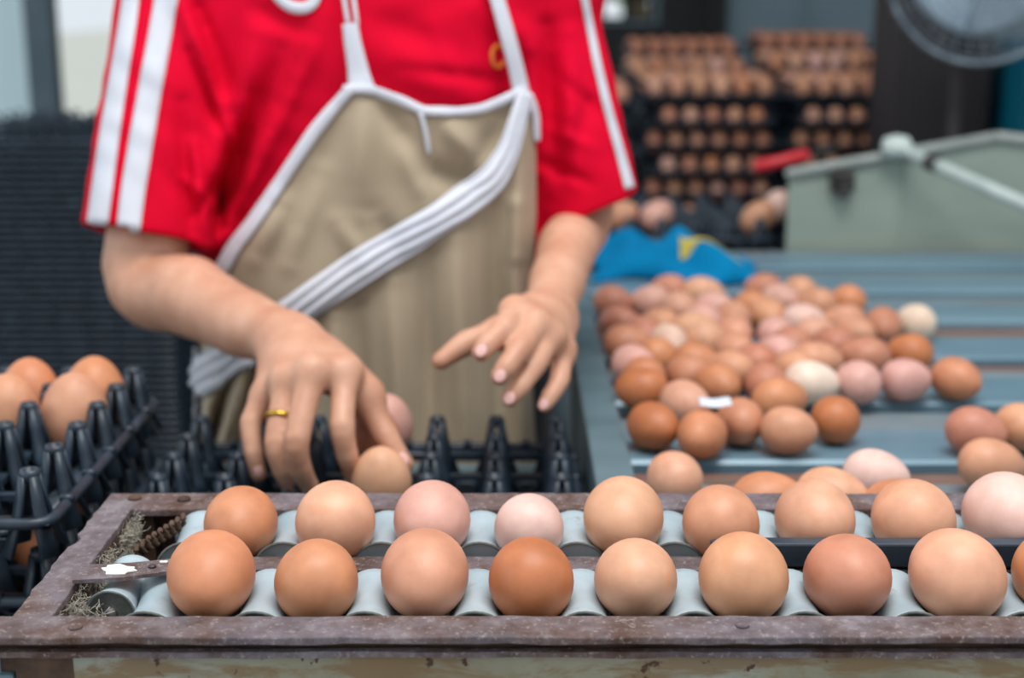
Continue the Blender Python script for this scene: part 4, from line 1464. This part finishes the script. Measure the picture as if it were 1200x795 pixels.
def strip(name, f, path, mat, parent, off_=0.002, n=60, m=7, ridge=None, th=0.0016):
    """cloth band that follows the surface f; path = (u, v, width)"""
    D = interp_path(path, n)
    tu, tv = np.gradient(D[:, 0]), np.gradient(D[:, 1])
    L = np.hypot(tu, tv)
    nu, nv = -tv / L, tu / L
    s = np.linspace(-0.5, 0.5, m)
    U = D[:, 0:1] + nu[:, None] * s[None] * D[:, 2:3]
    Vv = D[:, 1:2] + nv[:, None] * s[None] * D[:, 2:3]
    P = cast(f, U.ravel(), Vv.ravel())
    g = grad(f, P)
    o_ = np.full((n, m), off_)
    if ridge is not None:
        o_ = o_ + ridge(np.linspace(0, 1, n)[:, None], s[None])
    else:
        o_ = o_ + 0.0015 * (1 - (2 * s[None]) ** 2)
    P = P + g * o_.reshape(-1, 1)
    i, j = np.meshgrid(np.arange(n - 1), np.arange(m - 1), indexing='ij')
    a = (i * m + j).ravel()
    Qs = np.stack([a, a + 1, a + m + 1, a + m], -1)
    o = link(name, np_mesh(name, P, Qs, mat, PO), None, parent)
    sd = o.modifiers.new('solid', 'SOLIDIFY')
    sd.thickness = th
    sd.offset = 0
    return o

strip('sleeve_stripe', shirt_sdf, [(158, -30, 19), (150, 30, 20), (140, 90, 21), (128, 165, 23), (120, 225, 24), (115, 262, 24)], M_white, shirt, 0.0006)
strip('sleeve_stripe', shirt_sdf, [(200, -30, 27), (190, 30, 27), (178, 95, 27), (166, 165, 28), (156, 225, 28), (151, 270, 27)], M_white, shirt, 0.0006)
strip('sleeve_stripe', shirt_sdf, [(680, -25, 8), (688, 20, 8), (700, 80, 9), (712, 130, 9), (726, 180, 10), (737, 221, 11)], M_white, shirt, 0.0008)
strip('collar_trim', shirt_sdf, [(296, -70, 9), (304, -40, 9), (312, -22, 9), (325, -4, 10), (340, 8, 12), (358, 11, 13), (369, 5, 12), (374, -14, 10), (384, -45, 9), (398, -85, 9)], M_white, shirt, 0.0012)
ring_ = [(583 + 7 * math.cos(a_), 66 + 13 * math.sin(a_), 4) for a_ in np.linspace(0.4, 5.6, 14)]
strip('chest_emblem', shirt_sdf, ring_, M_orange, shirt, 0.0004, 30, 3)

# apron
apron_t = Group([((TXc, 1.31, 1.155), (TXc, 1.32, 0.95), 0.152, 0.146, 0.03, YS),
                 ((TXc + 0.004, 1.285, 1.05), (TXc - 0.006, 1.290, 0.70), 0.118, 0.166, 0.05, YS)], 0.08)
AF = [(442, 112, 500, 200, -0.006, 14), (500, 200, 545, 215, -0.006, 16), (585, 140, 548, 210, -0.004, 13), (425, 112, 420, 250, 0.006, 18), (470, 150, 500, 240, 0.005, 14),
      (400, 130, 350, 260, -0.003, 14), (520, 140, 560, 190, 0.006, 14), (330, 240, 300, 300, 0.006, 16), (375, 200, 340, 310, 0.004, 13), (610, 160, 608, 300, 0.004, 10),
      (460, 330, 470, 560, 0.006, 13), (500, 300, 505, 560, -0.007, 13), (535, 280, 548, 560, 0.007, 14), (575, 240, 585, 560, -0.006, 12), (604, 240, 612, 560, 0.006, 10),
      (420, 360, 425, 560, -0.006, 12), (390, 370, 392, 560, 0.006, 11), (345, 385, 318, 560, -0.006, 10), (330, 385, 290, 560, 0.007, 9), (312, 395, 268, 560, -0.007, 8),
      (296, 410, 250, 560, 0.007, 8), (275, 425, 236, 560, -0.006, 7), (255, 440, 226, 560, 0.005, 7), (440, 250, 470, 300, -0.004, 14), (395, 260, 430, 310, 0.004, 12)]
def apron_sdf(p):
    u, v = project(p)
    return smin(apron_t(p), smax(shirt_t(p), p[:, 2] - 1.2, 0.01), 0.03) - 0.008 - 2.3 * fold_field(AF, u, v)
Lk = np.array([(104, 408), (150, 372), (215, 330), (285, 277), (330, 254), (400, 230), (480, 223), (580, 216), (760, 200)])
Rk = np.array([(104, 612), (125, 623), (150, 628), (250, 629), (330, 624), (400, 622), (480, 626), (600, 633), (760, 642)])
Tk = np.array([(0, 105), (0.12, 108), (0.28, 117), (0.42, 129), (0.6, 132), (0.78, 127), (0.92, 114), (1, 105)])
na, ma = 150, 90
s = np.linspace(0, 1, ma)
t = np.linspace(0, 1, na)
SS, TT = np.meshgrid(s, t)
Vv = np.interp(SS, Tk[:, 0], Tk[:, 1])
Vv = Vv + (760 - Vv) * TT
U = np.interp(Vv, Lk[:, 0], Lk[:, 1])
U = U + (np.interp(Vv, Rk[:, 0], Rk[:, 1]) - U) * SS
P = cast(apron_sdf, U.ravel(), Vv.ravel())
i, j = np.meshgrid(np.arange(na - 1), np.arange(ma - 1), indexing='ij')
a = (i * ma + j).ravel()
Qs = np.stack([a, a + ma, a + ma + 1, a + 1], -1)
apron = link('apron', np_mesh('apron', P, Qs, M_apron, PO), None, person)
sd = apron.modifiers.new('solid', 'SOLIDIFY')
sd.thickness = 0.0018
top_path = [(404, 106, 11), (425, 103, 12), (445, 108, 11), (470, 117, 10), (495, 130, 10), (530, 132, 10), (562, 128, 10), (590, 116, 10), (610, 106, 11)]
strip('top_binding', apron_sdf, top_path, M_white, apron, 0.002, 70, 7)
strip('side_binding', apron_sdf, [(412, 104, 12), (390, 128, 14), (370, 152, 14), (345, 190, 14), (322, 226, 15), (298, 262, 16), (276, 290, 17), (262, 316, 17)], M_white, apron, 0.002, 70, 7)
strip('side_binding', apron_sdf, [(608, 104, 12), (620, 118, 10), (626, 138, 8), (627, 165, 6)], M_white, apron, 0.002, 30, 5)
def apron_flat(p):
    u, v = project(p)
    return smin(apron_t(p), smax(shirt_t(p), p[:, 2] - 1.2, 0.01), 0.03) - 0.012 - 0.7 * fold_field(AF, u, v)
def rdg(t_, s_):
    return 0.0035 * (1 - (2 * s_) ** 2) + 0.0016 * np.cos(s_ * 2 * PI * 3.2 + 2.2 * np.sin(t_ * 9)) + 0 * t_
strip('sash', apron_flat, [(612, 108, 14), (603, 140, 18), (594, 175, 24), (575, 208, 33), (540, 238, 38), (505, 262, 36), (470, 284, 38), (430, 308, 40), (390, 335, 38), (350, 362, 38), (310, 392, 40), (270, 420, 42), (230, 448, 44)], M_white, apron, 0.004, 130, 25, rdg, 0.002)
strip('sash_end', apron_sdf, [(231, 408, 14), (229, 440, 14), (226, 470, 11), (224, 492, 7)], M_white, apron, 0.006, 30, 7)
strip('loose_thread', apron_sdf, [(492, 132, 5), (497, 148, 4), (500, 162, 4), (503, 178, 3)], M_white, apron, 0.003, 24, 3)
def chest_sdf(p):
    return np.minimum(shirt_sdf(p), apron_sdf(p) + 0.004)
strip('neck_strap', chest_sdf, [(411, 28, 17), (414, 50, 19), (419, 75, 22), (424, 104, 27)], M_white, apron, 0.004, 40, 7)
strip('neck_cord', chest_sdf, [(390, -132, 4), (392, -100, 4), (396, -60, 4), (401, -30, 4), (404, 0, 4), (409, 30, 4)], M_white, apron, 0.003, 24, 3)
strip('neck_cord', chest_sdf, [(400, -132, 4), (402, -100, 4), (406, -60, 4), (411, -30, 4), (415, 0, 4), (419, 30, 4)], M_white, apron, 0.003, 24, 3)
strip('neck_strap', chest_sdf, [(520, -138, 14), (540, -110, 14), (557, -75, 14), (571, -30, 15), (580, 0, 16), (591, 40, 17), (600, 75, 17), (607, 108, 18)], M_white, apron, 0.004, 50, 7)

# trousers, shoes, hair and eyes: out of the picture
leg = Group([((TXc - 0.08, 1.335, 0.86), (TXc - 0.085, 1.33, 0.48), 0.085, 0.066, 0.03), ((TXc - 0.085, 1.33, 0.48), (TXc - 0.09, 1.36, 0.07), 0.066, 0.052, 0.03),
             ((TXc + 0.08, 1.335, 0.86), (TXc + 0.085, 1.33, 0.48), 0.085, 0.066, 0.02), ((TXc + 0.085, 1.33, 0.48), (TXc + 0.09, 1.36, 0.07), 0.066, 0.052, 0.03)], 0.06)
V, Q = sdf_mesh(lambda p: smax(leg(p), 0.05 - p[:, 2], 0.004), (-0.36, 1.2, 0.03), (0.12, 1.46, 0.96), 0.009)
link('trousers', np_mesh('trousers', V, Q, M_trouser, PO), None, person)
for s_ in (-1, 1):
    g_ = Group([((TXc + s_ * 0.09, 1.375, 0.045), (TXc + s_ * 0.10, 1.22, 0.032), 0.043, 0.036, 0.02), ((TXc + s_ * 0.09, 1.37, 0.05), (TXc + s_ * 0.09, 1.365, 0.10), 0.044, 0.042, 0.02)], 0.06)
    V, Q = sdf_mesh(lambda p: smax(g_(p), 0.001 - p[:, 2], 0.004), (TXc + s_ * 0.095 - 0.07, 1.15, -0.02), (TXc + s_ * 0.095 + 0.07, 1.45, 0.16), 0.006)
    link('shoe', np_mesh('shoe', V, Q, M_shoe, PO), None, person)
hair = Group([((TXc, 1.262, 1.475), (TXc, 1.285, 1.47), 0.095, 0.094, 0.03), ((TXc, 1.34, 1.45), (TXc, 1.37, 1.42), 0.05, 0.045, 0.04)], 0.06)
V, Q = sdf_mesh(lambda p: smax(hair(p), -seg_d(p, (TXc, 1.13, 1.36), (TXc, 1.12, 1.45), 0.10, 0.075), 0.02), (-0.28, 1.1, 1.33), (0.04, 1.47, 1.62), 0.006)
link('hair', np_mesh('hair', V, Q, M_hair, PO), None, person)
for s_ in (-1, 1):
    build('eye', MB().lathe([(0.0005, -0.011), (0.0078, -0.0078), (0.011, 0), (0.0078, 0.0078), (0.0005, 0.011)], 14, origin=(s_ * 0.032, 1.172 - 1.33, 1.446)), M_eye, person, True)

    build('iris', MB().lathe([(0.0001, -0.0012), (0.0050, -0.0006), (0.0052, 0.0006), (0.0001, 0.0012)], 14, 'Y', origin=(s_ * 0.032, 1.1615 - 1.33, 1.443)), M_hair, person, True)
    build('eyebrow', MB().tube([(s_ * 0.016, 1.1585 - 1.33, 1.466), (s_ * 0.030, 1.158 - 1.33, 1.470), (s_ * 0.046, 1.168 - 1.33, 1.466)], [0.002, 0.003, 0.0015], 6), M_hair, person, True)
build('lips', MB().tube([(-0.018, 1.1535 - 1.33, 1.392), (-0.006, 1.1495 - 1.33, 1.394), (0.006, 1.1495 - 1.33, 1.394), (0.018, 1.1535 - 1.33, 1.392)], [0.0015, 0.0042, 0.0042, 0.0015], 8), simple('lip', srgb(176, 96, 92), srgb(188, 108, 102), 30, 0.45), person, True)

# nails on the visible fingertips
nail_me = MB().lathe([(0.0002, -0.0008), (0.7, -0.0006), (1.0, 0.0), (0.75, 0.45), (0.35, 0.68), (0.001, 0.75)], 14).mesh('fingernail', True)
nail_me.materials.append(M_nail)
def nail(u, v, du, dv, wd=0.0045, ln=0.0055):
    P = cast(body_sdf, [u, u + du], [v, v + dv])
    g = Vector(grad(body_sdf, P[:1], 0.002)[0])
    tdir = Vector(P[1] - P[0])
    tdir = (tdir - g * tdir.dot(g)).normalized()
    x = tdir.cross(g)
    m = Matrix((x, tdir, g)).transposed().to_4x4()
    o = link('fingernail', nail_me, None, person)
    o.matrix_local = Matrix.Translation(Vector(P[0] - PO) - g * 0.0004) @ m @ Matrix.Diagonal((wd, ln, 0.0011, 1))
nail(564, 411, -3, 4)
nail(586, 441, -3, 4)
nail(597, 467, -3, 5)
nail(637, 474, -2, 5, 0.004, 0.005)
nail(303, 553, 1, 5, 0.0038, 0.005)
nail(472, 538, 4, 6, 0.0048, 0.006)

# gold ring on the ring finger
a_, b_ = Vector(rM), Vector(Wp(324, 519, 0.956))
rc = a_.lerp(b_, 0.60)
ax = (b_ - a_).normalized()
e1 = ax.orthogonal().normalized()
e2 = ax.cross(e1)
pth = [rc + (e1 * math.cos(2 * PI * k / 32) + e2 * math.sin(2 * PI * k / 32)) * 0.0101 - Vector(PO) for k in range(32)]
mb = MB()
for k in range(32):
    q0 = pth[k] - (rc - Vector(PO))
    for (rr_, hh) in ((0.97, -0.0017), (1.08, -0.0017), (1.08, 0.0017), (0.97, 0.0017)):
        mb.v.append(tuple(rc - Vector(PO) + q0 * rr_ + ax * hh))
for k in range(32):
    l_ = (k + 1) % 32
    for c_ in range(4):
        d_ = (c_ + 1) % 4
        mb.f.append((k * 4 + c_, l_ * 4 + c_, l_ * 4 + d_, k * 4 + d_))
tag(build('finger_ring', mb, M_gold, person, True), 'gold band on the ring finger')

# ------------------------------------------------------------------ blue cloth with a yellow patch on the far end of the table
cp = Vector(WH(790, 318, ZT))
cloth = empty('blue_cloth', cp, 'crumpled bright blue cloth with yellow patch on the far end of the table', 'cloth')
def cloth_h(x, yv):
    e = np.clip(1 - np.abs(x / 0.098) ** 3, 0, 1) * np.clip(1 - np.abs(yv / 0.085) ** 3, 0, 1)
    h_ = 0.018 + 0.030 * np.exp(-((x + 0.058) / 0.030) ** 2 - ((yv - 0.01) / 0.07) ** 2) + 0.022 * np.exp(-((x - 0.036 + yv * 0.4) / 0.026) ** 2) + 0.012 * np.exp(-((x + 0.012 - yv * 0.3) / 0.016) ** 2)
    h_ = h_ + 0.006 * np.sin(x * 62 + yv * 40) + 0.005 * np.cos(yv * 75 + x * 30 + 0.6) + 0.003 * np.sin(x * 150 + yv * 110)
    return np.maximum(h_, 0.004) * np.sqrt(e) * (1.0 - 0.15 * (x / 0.1)) + 0.0022
def cloth_mesh(name, x0, x1, y0, y1, nx, ny, lift, mask=None):
    xs, ys = np.meshgrid(np.linspace(x0, x1, nx), np.linspace(y0, y1, ny), indexing='ij')
    wob = 1 + 0.08 * np.sin(ys * 70) 
    X = xs * wob + 0.25 * ys * 0.3
    Y = ys * (1 + 0.10 * np.sin(xs * 45 + 1)) - 0.02 * np.sin(xs * 30)
    Z = cloth_h(xs, ys) + lift
    Vc = np.stack([X, Y, Z], -1).reshape(-1, 3)
    i, j = np.meshgrid(np.arange(nx - 1), np.arange(ny - 1), indexing='ij')
    a = (i * ny + j).ravel()
    Qc = np.stack([a, a + ny, a + ny + 1, a + 1], -1)
    if mask is not None:
        cxy = np.stack([xs.ravel(), ys.ravel()], -1)[Qc].mean(1)
        Qc = Qc[mask(cxy[:, 0], cxy[:, 1])]
    return np_mesh(name, Vc, Qc)
M_cloth = cloth_material('blue_cloth', srgb(0, 104, 150), srgb(0, 124, 172), 14, 700, 0.9, 0.0)
M_yellow = cloth_material('yellow_cloth', srgb(184, 164, 52), srgb(204, 184, 74), 20, 700, 0.75, 0.2)
o = link('fabric', cloth_mesh('fabric', -0.098, 0.098, -0.085, 0.085, 80, 70, 0), M_cloth, cloth)
sd = o.modifiers.new('solid', 'SOLIDIFY')
sd.thickness = 0.0018
o = link('patch', cloth_mesh('patch', 0.006, 0.082, -0.078, 0.045, 70, 90, 0.0024, lambda x, yv: (np.abs((yv + 0.004) + (x - 0.012) * 0.30) < 0.019 + 0.004 * np.sin(x * 160))), M_yellow, cloth)
sd = o.modifiers.new('solid', 'SOLIDIFY')
sd.thickness = 0.0015
